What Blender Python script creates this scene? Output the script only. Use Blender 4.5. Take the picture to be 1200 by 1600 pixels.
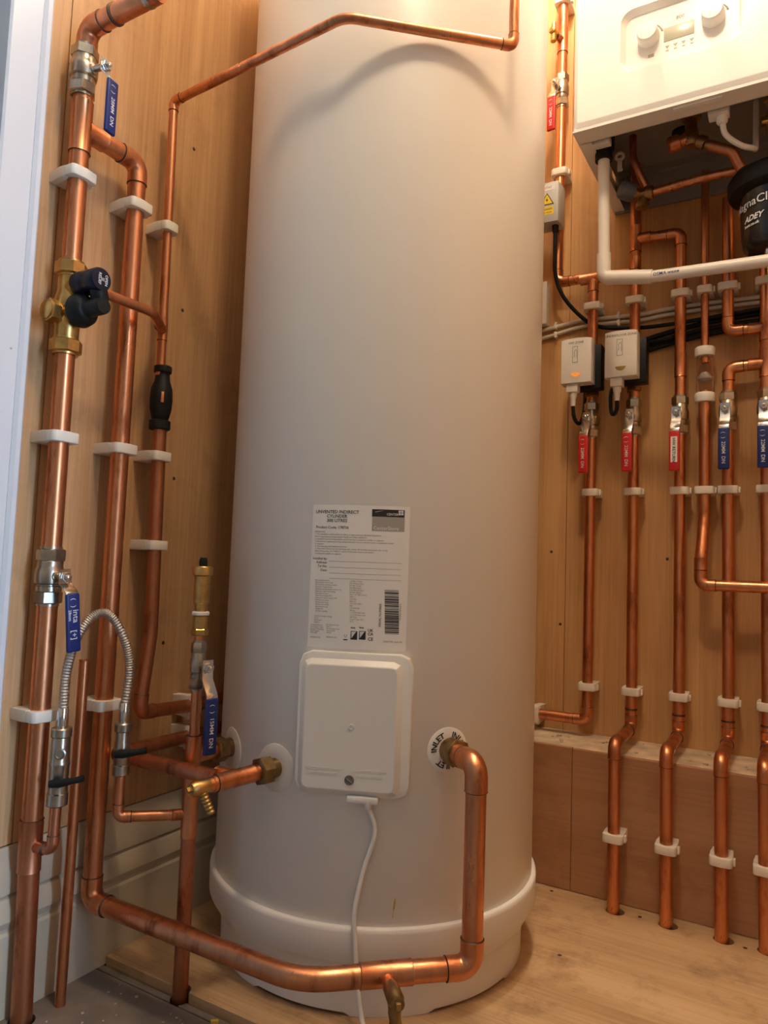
import bpy, bmesh, math, random
from mathutils import Vector, Matrix
random.seed(7)
for o in list(bpy.data.objects): bpy.data.objects.remove(o)
S = bpy.context.scene
COL = S.collection
V = Vector
R = math.radians

# ------------------------------------------------------------------ camera
cd = bpy.data.cameras.new('camera'); cam = bpy.data.objects.new('camera', cd); COL.objects.link(cam)
cd.sensor_fit = 'VERTICAL'; cd.sensor_height = 24.0; cd.lens = 1126.6 / 1600 * 24.0; cd.clip_start = .01
yaw, pitch, roll = R(30.304), R(4.353), R(2.049)
fw = V((-math.sin(yaw)*math.cos(pitch), math.cos(yaw)*math.cos(pitch), math.sin(pitch)))
rt = V((math.cos(yaw), math.sin(yaw), 0)); up = rt.cross(fw)
rt2 = rt*math.cos(roll) + up*math.sin(roll); up2 = up*math.cos(roll) - rt*math.sin(roll)
m = Matrix((rt2, up2, -fw)).transposed().to_4x4(); m.translation = V((.965, -1.615, .62))
cam.matrix_world = m
S.camera = cam
# ------------------------------------------------------------------ world, lamps, exposure
w = bpy.data.worlds.new('daylight'); S.world = w; w.use_nodes = True
w.node_tree.nodes['Background'].inputs[0].default_value = (.72, .85, 1.0, 1)
w.node_tree.nodes['Background'].inputs[1].default_value = .5
# unseen area lamp added as hall daylight, set behind a made-up window
ad = bpy.data.lights.new('added_daylight_offscreen', 'AREA'); ad.shape = 'RECTANGLE'; ad.size = 2.0; ad.size_y = .34; ad.energy = 54; ad.color = (.44, .68, 1.0)
al = bpy.data.objects.new('added_daylight_offscreen', ad); COL.objects.link(al); al.location = (2.66, -1.36, 1.05); al.rotation_euler = (0, R(90), 0)
S.view_settings.view_transform = 'Standard'; S.view_settings.look = 'None'
S.view_settings.exposure = 0.0; S.view_settings.gamma = 1.0; S.view_settings.use_curve_mapping = False
# warm ceiling lamps above the picture: one in the cupboard between cylinder and boiler, one in the hall in front of it
for nm, p, e, lc, lr in (('hall_ceiling_lamp_offscreen', (.80, -1.12, 2.30), 29.0, (1.0, .79, .535), .075), ('cupboard_ceiling_lamp_offscreen', (.64, -.42, 2.30), 33.0, (1.0, .90, .74), .045)):
    ld = bpy.data.lights.new(nm, 'POINT'); ld.energy = e; ld.color = lc; ld.shadow_soft_size = lr
    lo = bpy.data.objects.new(nm, ld); COL.objects.link(lo); lo.location = p

# ------------------------------------------------------------------ materials
def nt_mat(name):
    mt = bpy.data.materials.new(name); mt.use_nodes = True
    n = mt.node_tree.nodes; return mt, n, mt.node_tree.links, n['Principled BSDF']
def plain(name, c, rough=.5, metal=0, spec=None, bump=0, bscale=200, var=0, vscale=30, trans=0, emit=0, ior=None, sss=0):
    mt, n, l, b = nt_mat(name)
    b.inputs['Base Color'].default_value = (*c, 1); b.inputs['Roughness'].default_value = rough; b.inputs['Metallic'].default_value = metal
    if spec is not None: b.inputs['Specular IOR Level'].default_value = spec
    if ior: b.inputs['IOR'].default_value = ior
    if trans: b.inputs['Transmission Weight'].default_value = trans
    if emit: b.inputs['Emission Color'].default_value = (*c, 1); b.inputs['Emission Strength'].default_value = emit
    if sss:
        b.inputs['Subsurface Weight'].default_value = sss; b.inputs['Subsurface Radius'].default_value = (.006, .004, .003)
    if var or bump:
        tc = n.new('ShaderNodeTexCoord')
    if var:
        no = n.new('ShaderNodeTexNoise'); no.inputs['Scale'].default_value = vscale; no.inputs['Detail'].default_value = 5
        l.new(tc.outputs['Object'], no.inputs['Vector'])
        rp = n.new('ShaderNodeValToRGB'); l.new(no.outputs['Fac'], rp.inputs[0])
        rp.color_ramp.elements[0].position = .3; rp.color_ramp.elements[1].position = .7
        rp.color_ramp.elements[0].color = (*[x*(1-var) for x in c], 1); rp.color_ramp.elements[1].color = (*[min(1, x*(1+var*.4)) for x in c], 1)
        l.new(rp.outputs[0], b.inputs['Base Color'])
    if bump:
        no = n.new('ShaderNodeTexNoise'); no.inputs['Scale'].default_value = bscale; no.inputs['Detail'].default_value = 3
        l.new(tc.outputs['Object'], no.inputs['Vector'])
        bp = n.new('ShaderNodeBump'); bp.inputs['Strength'].default_value = bump; bp.inputs['Distance'].default_value = .002
        l.new(no.outputs['Fac'], bp.inputs['Height']); l.new(bp.outputs[0], b.inputs['Normal'])
    return mt
def copper(name, c0, c1, r0=.2, r1=.42):
    mt, n, l, b = nt_mat(name)
    b.inputs['Metallic'].default_value = 1
    tc = n.new('ShaderNodeTexCoord')
    no = n.new('ShaderNodeTexNoise'); no.inputs['Scale'].default_value = 22; no.inputs['Detail'].default_value = 8; no.inputs['Roughness'].default_value = .65
    mp = n.new('ShaderNodeMapping'); mp.inputs['Scale'].default_value = (1.6, 1.6, .45)
    l.new(tc.outputs['Object'], mp.inputs[0]); l.new(mp.outputs[0], no.inputs['Vector'])
    rp = n.new('ShaderNodeValToRGB'); l.new(no.outputs['Fac'], rp.inputs[0])
    e = rp.color_ramp.elements; e[0].position = .33; e[0].color = (*c1, 1); e[1].position = .62; e[1].color = (*c0, 1)
    e2 = e.new(.45); e2.color = (*[.7*a+.3*q for a, q in zip(c0, c1)], 1)
    l.new(rp.outputs[0], b.inputs['Base Color'])
    mr = n.new('ShaderNodeMapRange'); mr.inputs['From Min'].default_value = .3; mr.inputs['From Max'].default_value = .7
    mr.inputs['To Min'].default_value = r1; mr.inputs['To Max'].default_value = r0
    l.new(no.outputs['Fac'], mr.inputs[0]); l.new(mr.outputs[0], b.inputs['Roughness'])
    return mt
def wood(name, c0, c1, grain='z', rough=.55, scale=1.0, dirt=.0):
    """plywood: long thin grain along one axis plus broad figure"""
    mt, n, l, b = nt_mat(name)
    tc = n.new('ShaderNodeTexCoord')
    def noise(sc, along, det, dist=0):
        s = [sc, sc, sc]; s['xyz'.index(grain)] = along
        mp = n.new('ShaderNodeMapping'); mp.inputs['Scale'].default_value = s; l.new(tc.outputs['Object'], mp.inputs[0])
        no = n.new('ShaderNodeTexNoise'); no.inputs['Scale'].default_value = scale; no.inputs['Detail'].default_value = det; no.inputs['Distortion'].default_value = dist
        l.new(mp.outputs[0], no.inputs['Vector']); return no.outputs['Fac']
    fig = noise(7, .7, 3, 1.2); fine = noise(150, 3.5, 4); pore = noise(420, 14, 2)
    def mix(a, fa, b_, fb):
        x = n.new('ShaderNodeMath'); x.operation = 'MULTIPLY'; l.new(a, x.inputs[0]); x.inputs[1].default_value = fa
        y = n.new('ShaderNodeMath'); y.operation = 'MULTIPLY_ADD'; l.new(b_, y.inputs[0]); y.inputs[1].default_value = fb; l.new(x.outputs[0], y.inputs[2]); return y.outputs[0]
    f = mix(mix(fig, .55, fine, .28), 1, pore, .17)
    rp = n.new('ShaderNodeValToRGB'); l.new(f, rp.inputs[0])
    e = rp.color_ramp.elements; e[0].position = .36; e[0].color = (*c1, 1); e[1].position = .64; e[1].color = (*c0, 1)
    colr = rp.outputs[0]
    if dirt:
        no = n.new('ShaderNodeTexNoise'); no.inputs['Scale'].default_value = 9; no.inputs['Detail'].default_value = 7; no.inputs['Roughness'].default_value = .7
        l.new(tc.outputs['Object'], no.inputs['Vector'])
        r2 = n.new('ShaderNodeValToRGB'); l.new(no.outputs['Fac'], r2.inputs[0]); e = r2.color_ramp.elements
        e[0].position = .52; e[0].color = (1, 1, 1, 1); e[1].position = .72; e[1].color = (1-dirt, 1-dirt*1.1, 1-dirt*1.15, 1)
        mx = n.new('ShaderNodeMix'); mx.data_type = 'RGBA'; mx.blend_type = 'MULTIPLY'; mx.inputs[0].default_value = 1
        l.new(colr, mx.inputs[6]); l.new(r2.outputs[0], mx.inputs[7]); colr = mx.outputs[2]
    l.new(colr, b.inputs['Base Color']); b.inputs['Roughness'].default_value = rough
    b.inputs['Specular IOR Level'].default_value = .25
    bp = n.new('ShaderNodeBump'); bp.inputs['Strength'].default_value = .12; bp.inputs['Distance'].default_value = .001
    l.new(f, bp.inputs['Height']); l.new(bp.outputs[0], b.inputs['Normal'])
    return mt
M = {}
M['copper'] = copper('copper', (.72, .31, .15), (.34, .115, .05), .24, .46)
M['copper_dull'] = copper('copper_dull', (.60, .25, .13), (.26, .09, .045), .3, .52)
M['solder'] = plain('dark_solder', (.10, .055, .035), .5, .7)
M['solder_bright'] = plain('bright_solder', (.45, .40, .34), .35, 1)
M['brass'] = plain('brass', (.62, .40, .14), .34, 1, var=.3, vscale=60)
M['brass_dull'] = plain('dull_brass', (.36, .23, .10), .38, 1, var=.4, vscale=70)
M['nickel'] = plain('nickel', (.46, .40, .32), .3, 1, var=.25, vscale=60)
M['steel'] = plain('steel', (.72, .70, .66), .18, 1)
M['hose'] = plain('braided_steel', (.55, .50, .43), .33, 1, bump=.5, bscale=900)
M['clip'] = plain('clip_plastic', (.80, .74, .64), .45, sss=.15)
M['enamel'] = plain('cylinder_enamel', (.82, .78, .72), .33, spec=.45)
M['base_plastic'] = plain('base_plastic', (.84, .80, .75), .42)
M['white_plastic'] = plain('white_plastic', (.82, .79, .74), .38)
M['grey_face'] = plain('pale_grey_plastic', (.66, .63, .60), .45)
M['clear_disc'] = plain('milky_disc', (.72, .66, .60), .3, spec=.5)
M['boiler'] = plain('boiler_enamel', (.86, .85, .83), .3)
M['boiler_lip'] = plain('boiler_lip', (.84, .83, .81), .45)
M['boiler_dark'] = plain('boiler_chassis', (.24, .23, .22), .55)
M['black'] = plain('black_plastic', (.010, .010, .010), .48, spec=.25)
M['black_gloss'] = plain('black_gloss', (.010, .011, .013), .22)
M['navy'] = plain('navy_plastic', (.007, .008, .022), .42, spec=.3)
M['blue'] = plain('blue_vinyl', (.008, .024, .15), .4)
M['red'] = plain('red_vinyl', (.56, .018, .018), .38)
M['bluegrey'] = plain('blue_grey_plastic', (.10, .12, .16), .45)
M['ink'] = plain('black_ink', (.02, .018, .016), .6)
M['grey_ink'] = plain('grey_ink', (.16, .14, .13), .6)
M['white_ink'] = plain('white_ink', (.72, .72, .75), .5)
M['label_grey'] = plain('label_grey', (.38, .35, .31), .5)
M['paper'] = plain('label_paper', (.86, .82, .77), .5)
M['yellow'] = plain('yellow_sticker', (.85, .62, .02), .5)
M['grey_box'] = plain('grey_box_plastic', (.48, .47, .45), .45)
M['lcd'] = plain('lcd', (.52, .52, .42), .25)
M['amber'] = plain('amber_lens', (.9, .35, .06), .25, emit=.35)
M['olive'] = plain('olive_lens', (.35, .26, .05), .25)
M['pvc'] = plain('white_pvc', (.78, .75, .70), .35)
M['cable'] = plain('white_cable', (.70, .62, .52), .5)
M['clear'] = plain('clear_plastic', (.97, .93, .90), .06, trans=1, ior=1.2)
M['ply_left'] = wood('ply_left', (.66, .40, .20), (.42, .225, .10), 'z', dirt=.2)
M['ply_back'] = wood('ply_back', (.68, .39, .165), (.44, .22, .085), 'z')
M['ply_riser'] = wood('ply_riser', (.50, .26, .135), (.36, .17, .085), 'x', dirt=.25)
M['ply_floor'] = wood('ply_floor', (.64, .43, .24), (.40, .24, .12), 'x', dirt=.45)
M['ledge'] = plain('ledge_board', (.66, .52, .36), .7, var=.35, vscale=25, bump=.4, bscale=90)
M['grey_floor'] = plain('grey_boards', (.21, .17, .14), .75, var=.3, vscale=18, bump=.3, bscale=120)
M['cream'] = plain('cream_paint', (.55, .46, .34), .42, var=.10, vscale=12)
M['frame'] = plain('white_gloss_paint', (.64, .66, .69), .35, bump=.03, bscale=12)
M['hall'] = plain('grey_blue_paint', (.22, .27, .33), .6)
M['hall_warm'] = plain('hall_paint', (.66, .56, .44), .8)
M['plaster'] = plain('ceiling_paint', (.72, .68, .62), .8)
M['wall_r'] = wood('ply_right', (.60, .38, .20), (.42, .24, .12), 'z')
M['crumb'] = plain('crumbs', (.55, .45, .33), .8, var=.4, vscale=200)
M['ochre'] = plain('ochre_crumb', (.55, .38, .06), .8)

# ------------------------------------------------------------------ mesh builder
def basis(ax):
    ax = V(ax).normalized(); t = V((0, 0, 1)) if abs(ax.z) < .9 else V((1, 0, 0))
    u = t.cross(ax).normalized(); return u, ax.cross(u), ax
class MB:
    def __init__(s): s.bm = bmesh.new()
    def rings(s, pts, frames, radii, n, cap=True, mats=None, phase=0):
        bm = s.bm; prev = None; first = None
        for i, (p, (u, v), r) in enumerate(zip(pts, frames, radii)):
            ring = [bm.verts.new(V(p) + (u*math.cos(phase+2*math.pi*k/n) + v*math.sin(phase+2*math.pi*k/n))*r) for k in range(n)]
            if prev:
                for k in range(n):
                    f = bm.faces.new((prev[k], prev[(k+1) % n], ring[(k+1) % n], ring[k]))
                    if mats: f.material_index = mats[i-1]
            else: first = ring
            prev = ring
        if cap:
            f = bm.faces.new(first[::-1]); f2 = bm.faces.new(prev)
            if mats: f.material_index = mats[0]; f2.material_index = mats[-1]
        return s
    def sweep(s, pts, r, n=18, cap=True, mats=None):
        pts = [V(p) for p in pts]; N = len(pts); radii = r if isinstance(r, (list, tuple)) else [r]*N
        tan = []
        for i in range(N):
            a = pts[max(0, i-1)]; b = pts[min(N-1, i+1)]; d = b-a
            tan.append(d.normalized() if d.length > 1e-9 else (tan[-1] if tan else V((0, 0, 1))))
        u, v, _ = basis(tan[0]); fr = []
        for t in tan:
            u = (u - t*u.dot(t)).normalized(); fr.append((u.copy(), t.cross(u)))
        return s.rings(pts, fr, radii, n, cap, mats)
    def lathe(s, o, ax, prof, n=24, cap=True, mats=None, phase=0):
        u, v, ax = basis(ax); o = V(o)
        return s.rings([o+ax*h for r, h in prof], [(u, v)]*len(prof), [max(r, 1e-5) for r, h in prof], n, cap, mats, phase)
    def hexa(s, o, ax, h0, h1, r, n=6, ch=.0016, mats=None, phase=.3):
        return s.lathe(o, ax, [(r*.88, h0), (r, h0+ch), (r, h1-ch), (r*.88, h1)], n, True, mats, phase)
    def box(s, c, size, rot=None, bev=0, seg=2, mat=0):
        r = bmesh.ops.create_cube(s.bm, size=1.0); vs = r['verts']
        T = Matrix.Translation(V(c)) @ (rot.to_4x4() if rot else Matrix.Identity(4)) @ Matrix.Diagonal((*size, 1))
        bmesh.ops.transform(s.bm, matrix=T, verts=vs)
        fs = set(f for v_ in vs for f in v_.link_faces)
        for f in fs: f.material_index = mat
        if bev:
            es = set(e for v_ in vs for e in v_.link_edges)
            bmesh.ops.bevel(s.bm, geom=list(es), offset=bev, segments=seg, affect='EDGES', profile=.5, material=-1)
        return s
    def prism(s, poly, o, u, v, wv, h0, h1, bev=0, mat=0):
        """2-D outline in u,v extruded along wv from h0 to h1"""
        o, u, v, wv = V(o), V(u), V(v), V(wv)
        a = [s.bm.verts.new(o+u*x+v*y+wv*h0) for x, y in poly]; b = [s.bm.verts.new(o+u*x+v*y+wv*h1) for x, y in poly]
        n = len(poly); fs = [s.bm.faces.new(a[::-1]), s.bm.faces.new(b)]
        for k in range(n): fs.append(s.bm.faces.new((a[k], a[(k+1) % n], b[(k+1) % n], b[k])))
        for f in fs: f.material_index = mat
        if bev:
            bmesh.ops.bevel(s.bm, geom=list(set(e for f in fs[:2] for e in f.edges)), offset=bev, segments=2, affect='EDGES', profile=.5, material=-1)
        return s
    def mapped(s, me, fn, mat=0):
        vs = [s.bm.verts.new(fn(v_.co)) for v_ in me.vertices]
        for p in me.polygons:
            try: s.bm.faces.new([vs[i] for i in p.vertices]).material_index = mat
            except ValueError: pass
        return s
    def out(s, name, mats, parent=None, smooth=38, recalc=True):
        bm = s.bm
        if recalc: bmesh.ops.recalc_face_normals(bm, faces=bm.faces[:])
        if parent is not None:
            L = WLOC.get(parent.name, V((0, 0, 0)))
            bmesh.ops.translate(bm, vec=-L, verts=bm.verts[:])
        me = bpy.data.meshes.new(name); bm.to_mesh(me); bm.free()
        for x in (mats if isinstance(mats, (list, tuple)) else [mats]): me.materials.append(M[x])
        if smooth:
            me.polygons.foreach_set('use_smooth', [True]*len(me.polygons)); me.set_sharp_from_angle(angle=R(smooth))
        o = bpy.data.objects.new(name, me); COL.objects.link(o)
        if parent is not None:
            o.parent = parent; WLOC[o.name] = WLOC.get(parent.name, V((0, 0, 0)))
        return o
WLOC = {}
def tag(o, label, cat, group=None):
    o['label'] = label; o['category'] = cat
    if group: o['group'] = group
    return o
def thing(name, label, cat, loc=(0, 0, 0), group=None):
    o = bpy.data.objects.new(name, None); COL.objects.link(o); o.location = loc; o.empty_display_size = .02
    WLOC[o.name] = V(loc); return tag(o, label, cat, group)
def struct(o): o['kind'] = 'structure'; return o
def copy_tree(o, parent=None):
    c = o.copy(); COL.objects.link(c); c.parent = parent
    for ch in list(o.children): copy_tree(ch, c)
    return c
def fillet(pts, rads):
    pts = [V(p) for p in pts]; outp = [pts[0]]
    for i in range(1, len(pts)-1):
        a, p, b = pts[i-1], pts[i], pts[i+1]; r = rads[i] if isinstance(rads, (list, dict)) else rads
        outp += arc(p, (a-p).normalized(), (b-p).normalized(), r)
    outp.append(pts[-1]); return outp
def arc(p, d1, d2, r, n=8):
    ang = d1.angle(d2); th = math.pi-ang
    if th < .01 or r <= 0: return [p]
    t = r*math.tan(th/2); c = p + (d1+d2).normalized()*(r/math.cos(th/2)); a0 = p+d1*t-c; ax = a0.cross(p+d2*t-c).normalized()
    return [c + Matrix.Rotation(th*k/n, 3, ax) @ a0 for k in range(n+1)]
def spline(pts, n=10):
    P = [V(p) for p in pts]; P = [2*P[0]-P[1]] + P + [2*P[-1]-P[-2]]; o = []
    for i in range(1, len(P)-2):
        a, b, c, d = P[i-1:i+3]
        for k in range(n):
            t = k/n; o.append(.5*((2*b)+(c-a)*t+(2*a-5*b+4*c-d)*t*t+(3*b-a-3*c+d)*t**3))
    o.append(P[-2]); return o
FONT = {}
def textmesh(txt, size, align='LEFT', bold=0, deep=0):
    c = bpy.data.curves.new('t', 'FONT'); c.body = txt; c.size = size; c.align_x = align; c.resolution_u = 2; c.offset = bold; c.extrude = deep
    o = bpy.data.objects.new('t', c); COL.objects.link(o)
    bpy.context.view_layer.update()
    me = bpy.data.meshes.new_from_object(o.evaluated_get(bpy.context.evaluated_depsgraph_get()))
    bpy.data.objects.remove(o); bpy.data.curves.remove(c); return me
def plane_map(o, u, v, n=None, lift=0):
    o, u, v = V(o), V(u).normalized(), V(v).normalized(); nn = u.cross(v)
    return lambda c: o + u*c.x + v*c.y + nn*lift

# ------------------------------------------------------------------ plumbing helpers
def elbow(th, p, d1, d2, r, mat='copper', name='elbow', k=1.35, sock=1.25, seam='solder'):
    d1, d2, p = V(d1).normalized(), V(d2).normalized(), V(p)
    a = arc(p, d1, d2, r*k); s = r*sock; ro = r*1.1
    pts = [a[0]+d1*s, a[0]+d1*(s-.0012), a[0]+d1*(s-.0014), a[0]+d1*.001] + a + [a[-1]+d2*.001, a[-1]+d2*(s-.0014), a[-1]+d2*(s-.0012), a[-1]+d2*s]
    rr = [r*1.03, ro*1.03, ro] + [ro]*(len(a)+2) + [ro, ro*1.03, r*1.03]
    mt = [1, 1] + [0]*(len(pts)-5) + [1, 1]
    return MB().sweep(pts, rr, 20, True, mt).out(name, [mat, seam], th)
def tee(th, p, ax, br, r, rb=None, mat='copper', L=None, seam='solder'):
    p, ax, br = V(p), V(ax).normalized(), V(br).normalized(); rb = rb or r; L = L or r*2.5; ro = r*1.1
    b = MB()
    b.lathe(p-ax*L, ax, [(r*1.02, 0), (ro*1.03, .0006), (ro, .0018), (ro, 2*L-.0018), (ro*1.03, 2*L-.0006), (r*1.02, 2*L)], 20, True, [1, 0, 0, 0, 1])
    Lb = r+rb*1.9
    b.lathe(p+br*(r*.5), br, [(rb*1.1, 0), (rb*1.1, Lb-r*.5-.0018), (rb*1.13, Lb-r*.5-.0006), (rb*1.02, Lb-r*.5)], 20, True, [0, 0, 1])
    return b.out('tee', [mat, seam], th)
def coupling(th, p, ax, r, L, mat='copper', name='coupling', seam='solder'):
    ax = V(ax).normalized(); ro = r*1.1
    return MB().lathe(V(p)-ax*L/2, ax, [(r*1.02, 0), (ro*1.03, .0006), (ro, .0018), (ro, L-.0018), (ro*1.03, L-.0006), (r*1.02, L)], 20, True, [1, 0, 0, 0, 1]).out(name, [mat, seam], th)
def run(th, spec, r, mat='copper', fit=None, seam='solder'):
    """spec: points; a 4th item marks the corner: 'e' elbow fitting (default) or a number = radius of a bend in the tube"""
    fit = fit or mat
    P = [V(s[:3]) for s in spec]; T = [s[3] if len(s) > 3 else 'e' for s in spec]
    seg = [P[0]]; rad = {}
    def flush(end):
        pts = seg+[end]
        MB().sweep(fillet(pts, [0]+[rad.get(i, 0) for i in range(1, len(pts)-1)]+[0]), r).out('pipe', mat, th)
    for i in range(1, len(P)-1):
        if T[i] == 'e':
            d1 = (P[i-1]-P[i]).normalized(); d2 = (P[i+1]-P[i]).normalized(); t = r*1.35*math.tan((math.pi-d1.angle(d2))/2)
            flush(P[i]+d1*(t+.002)); elbow(th, P[i], d1, d2, r, fit, seam=seam)
            seg = [P[i]+d2*(t+.002)]; rad = {}
        else:
            rad[len(seg)] = T[i]; seg.append(P[i])
    flush(P[-1])
SO = .038                                   # pipe centre to wall
def clip_proto(r):
    th = thing('pipe_clip', '', 'pipe clip'); h = .0082; hw = r+.0075
    half = [(-r*math.sin(math.pi*k/10)*1.0, r*math.cos(math.pi*k/10)) for k in range(11)]
    sad = [(-SO, hw*.92), (-.3*SO, hw), (-.0005, hw)] + [(min(-.0005, x), y) for x, y in half] + [(-.0005, -hw), (-.3*SO, -hw), (-SO, -hw*.92)]
    X, Y, Z = (1, 0, 0), (0, 1, 0), (0, 0, 1)
    MB().prism(sad, (0, 0, 0), X, Y, Z, -h, h, .0012).out('saddle', 'clip', th)
    f = r+.0055; ou = [(.0005, -hw)] + [(f-.007+.007*math.sin(a), -hw+.006-.006*math.cos(a)) for a in (0, .5, 1.05, 1.57)] + [(f+.0012, 0)] + [(f-.007+.007*math.sin(a), hw-.006+.006*math.cos(a)) for a in (1.57, 1.05, .5, 0)] + [(.0005, hw)]
    inn = [(max(.0005, r*math.sin(math.pi*k/10)), r*math.cos(math.pi*k/10)) for k in range(11)]
    MB().prism(ou+inn, (0, 0, 0), X, Y, Z, -h*.94, h*.94, .0012).out('strap', 'clip', th)
    MB().box((-.002, hw+.0022, 0), (.011, .0042, h*1.5), None, .001).out('hinge', 'clip', th)
    return th
CLIP = {}
def clip(pos, r, label, group=None, wall='left', axis='z'):
    c = CLIP.get(r)
    if c is None: c = CLIP[r] = clip_proto(r)
    else:
        c = copy_tree(c)
    X = {'left': V((1, 0, 0)), 'back': V((0, -1, 0))}[wall]
    Z = {'z': V((0, 0, 1)), 'x': V((1, 0, 0)), 'y': V((0, 1, 0))}[axis]; Y = Z.cross(X)
    mm = Matrix((X, Y, Z)).transposed().to_4x4(); mm.translation = V(pos); c.matrix_world = mm
    return tag(c, label, 'pipe clip', group)
def orient(th, pos, X, Z=(0, 0, 1)):
    X, Z = V(X).normalized(), V(Z).normalized(); Y = Z.cross(X)
    mm = Matrix((X, Y, Z)).transposed().to_4x4(); mm.translation = V(pos); th.matrix_world = mm
def lever_valve(pos, r, col, label, X, d=.045, size='22MM', body='nickel', brand=None, sticker=None, tilt=0, L=.084, lev=.042):
    """ball valve on a vertical pipe: pipe axis local z, spindle local +x"""
    th = thing('lever_valve', label, 'valve'); h = L/2; k = r*1.42
    Z, XX = (0, 0, 1), (1, 0, 0)
    MB().lathe((0, 0, 0), Z, [(r*1.15, -h*.58), (r*1.36, -h*.5), (r*1.36, -h*.34), (r*1.24, -h*.32), (r*1.24, -h*.28), (r*1.50, -h*.24), (r*1.56, -h*.1), (r*1.56, h*.1), (r*1.50, h*.24), (r*1.36, h*.30), (r*1.36, h*.5), (r*1.15, h*.58)], 24).out('body', body, th)
    for s in (-1, 1):
        b = MB().hexa((0, 0, s*h*.5), (0, 0, s), 0, h*.42, k*1.08)
        b.lathe((0, 0, s*h*.5), (0, 0, s), [(r*1.18, h*.42), (r*1.18, h*.5), (r*1.02, h*.5)], 20); b.out('nut', body, th)
    MB().lathe((r*1.2, 0, 0), XX, [(r*.62, 0), (r*.62, .006), (.0048, .007), (.0048, d-r*1.2-.001)], 16).out('spindle', body, th)
    MB().hexa((d-.003, 0, 0), XX, 0, .0075, .0075).lathe((d+.004, 0, 0), XX, [(.0034, 0), (.0034, .003), (.002, .004)], 12).out('lever_nut', 'steel', th)
    # bent steel strip
    wz = .009; b = MB(); t = .0019; st = .012
    prof = [(d-.004, .011), (d-.004, -.4*lev), (d+st*.75, -.8*lev), (d+st, -.95*lev), (d+st, -lev-.018)]; zg = .042-lev
    prof2 = [(x+t, z) for x, z in prof[::-1]]
    b.prism(prof+prof2, (0, 0, 0), XX, Z, (0, 1, 0), -wz, wz, .0005); lv = b.out('lever', 'steel', th)
    gx = d+st+t/2
    g = MB().box((gx, 0, -.0825+zg), (.0062, .0205, .081), None, .0026, 3).out('grip', 'blue' if col == 'b' else 'red', th)
    def line(b, txt, s, z0, y0=0, mat=0):
        me = textmesh(txt, s, 'LEFT', .00008); b.mapped(me, lambda c: V((gx+.0034, y0 - s*.35 + c.y, z0 + zg - c.x)), mat)
    b = MB()
    if sticker:
        b.box((gx+.0032, 0, -.080), (.0004, .0125, .052), None, 0, mat=1)
        me = textmesh(sticker, .0085, 'LEFT', .0001); b.mapped(me, lambda c: V((gx+.0037, -.003+c.y, -.057-c.x)), 2)
    elif brand:
        line(b, '(   )', .009, -.048); line(b, brand, .0125, -.064, .003); line(b, size, .006, -.064, -.006); line(b, '[+]', .011, -.092)
    else:
        line(b, '(   )', .009, -.050); line(b, size, .0095, -.069); line(b, 'DN', .0095, -.098)
    pr = b.out('print', ['white_ink', 'paper', 'ink'], g, smooth=0, recalc=False)
    if tilt:
        for o in (lv, g): o.rotation_euler = (tilt, 0, 0)
    orient(th, pos, X); return th
#%%STRUCTURE
# ------------------------------------------------------------------ the setting
def slab(name, c, s, mat, parent=None, bev=0):
    o = MB().box(c, s, None, bev, 1).out(name, mat, parent, smooth=0 if not bev else 30)
    if parent is None: struct(o)
    return o
def span(name, lo, hi, mat, parent=None, bev=0):
    lo, hi = V(lo), V(hi); return slab(name, (lo+hi)/2, hi-lo, mat, parent, bev)
CEIL = 2.42
wl = span('wall_left', (-.10, -1.0135, -.10), (-.0185, .10, CEIL), 'plaster')
span('plywood_panel', (-.018, -.9655, .2135), (0, -.0005, CEIL), 'ply_left', wl, .0008)
span('plywood_strip', (-.018, -1.013, .2135), (-.0006, -.9665, CEIL), 'ply_left', wl, .0008)
wb = span('wall_back', (-.0185, .0185, -.10), (1.62, .10, CEIL), 'plaster')
span('plywood_panel', (.0005, 0, .0), (.4995, .018, CEIL), 'ply_back', wb, .0006)
span('plywood_panel', (.5005, 0, .0), (1.5195, .018, CEIL), 'ply_back', wb, .0006)
span('wall_right', (1.52, -1.029, -.0125), (1.62, .0185, CEIL), 'wall_r')
span('ceiling', (-.14, -4.1, CEIL), (2.7, .10, CEIL+.08), 'plaster')
span('light_blocking_pier', (1.06, -1.09, -.0125), (2.60, -1.03, CEIL), 'plaster')  # unseen pier, added to keep the hall daylight off the cylinder
span('wall_hall_back', (-.14, -4.1, -.06), (2.7, -4.0, CEIL), 'hall_warm')
wr = span('wall_hall_right', (2.60, -4.0, -.06), (2.70, -1.55, CEIL), 'hall_warm')
span('wall_hall_right_lintel', (2.60, -1.55, 2.06), (2.70, -1.0, CEIL), 'hall_warm')
span('wall_hall_right_end', (2.60, -1.18, -.06), (2.70, -1.0, 2.06), 'hall_warm')
wn = span('added_window_1', (2.60, -1.55, -.013), (2.64, -1.52, 2.06), 'frame')  # made-up window out of view, framing the added daylight lamp
for lo, hi in (((2.60, -1.215, -.013), (2.64, -1.18, 2.06)), ((2.60, -1.52, -.013), (2.64, -1.215, .04)), ((2.60, -1.52, 2.02), (2.64, -1.215, 2.06)), ((2.605, -1.52, 1.0), (2.635, -1.215, 1.035))):
    span('added_window_bar', lo, hi, 'frame', wn)
span('wall_hall', (-.14, -4.0, -.10), (-.02, -1.078, CEIL), 'hall')
def screw(pos, ax, parent, r=.0032):
    MB().lathe(pos, ax, [(r, -.001), (r, .0003), (r*.8, .0008), (.0001, .0009)], 10, True).out('screw', 'solder', parent)
for y, z in [(-.709, 1.068), (-.704, 1.374), (-.706, .763), (-.709, .475)]: screw((0, y, z), (1, 0, 0), wl)
for x, z in [(.467, .668), (.716, .658), (.49, .506)]: screw((x, 0, z), (0, -1, 0), wb)
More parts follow.
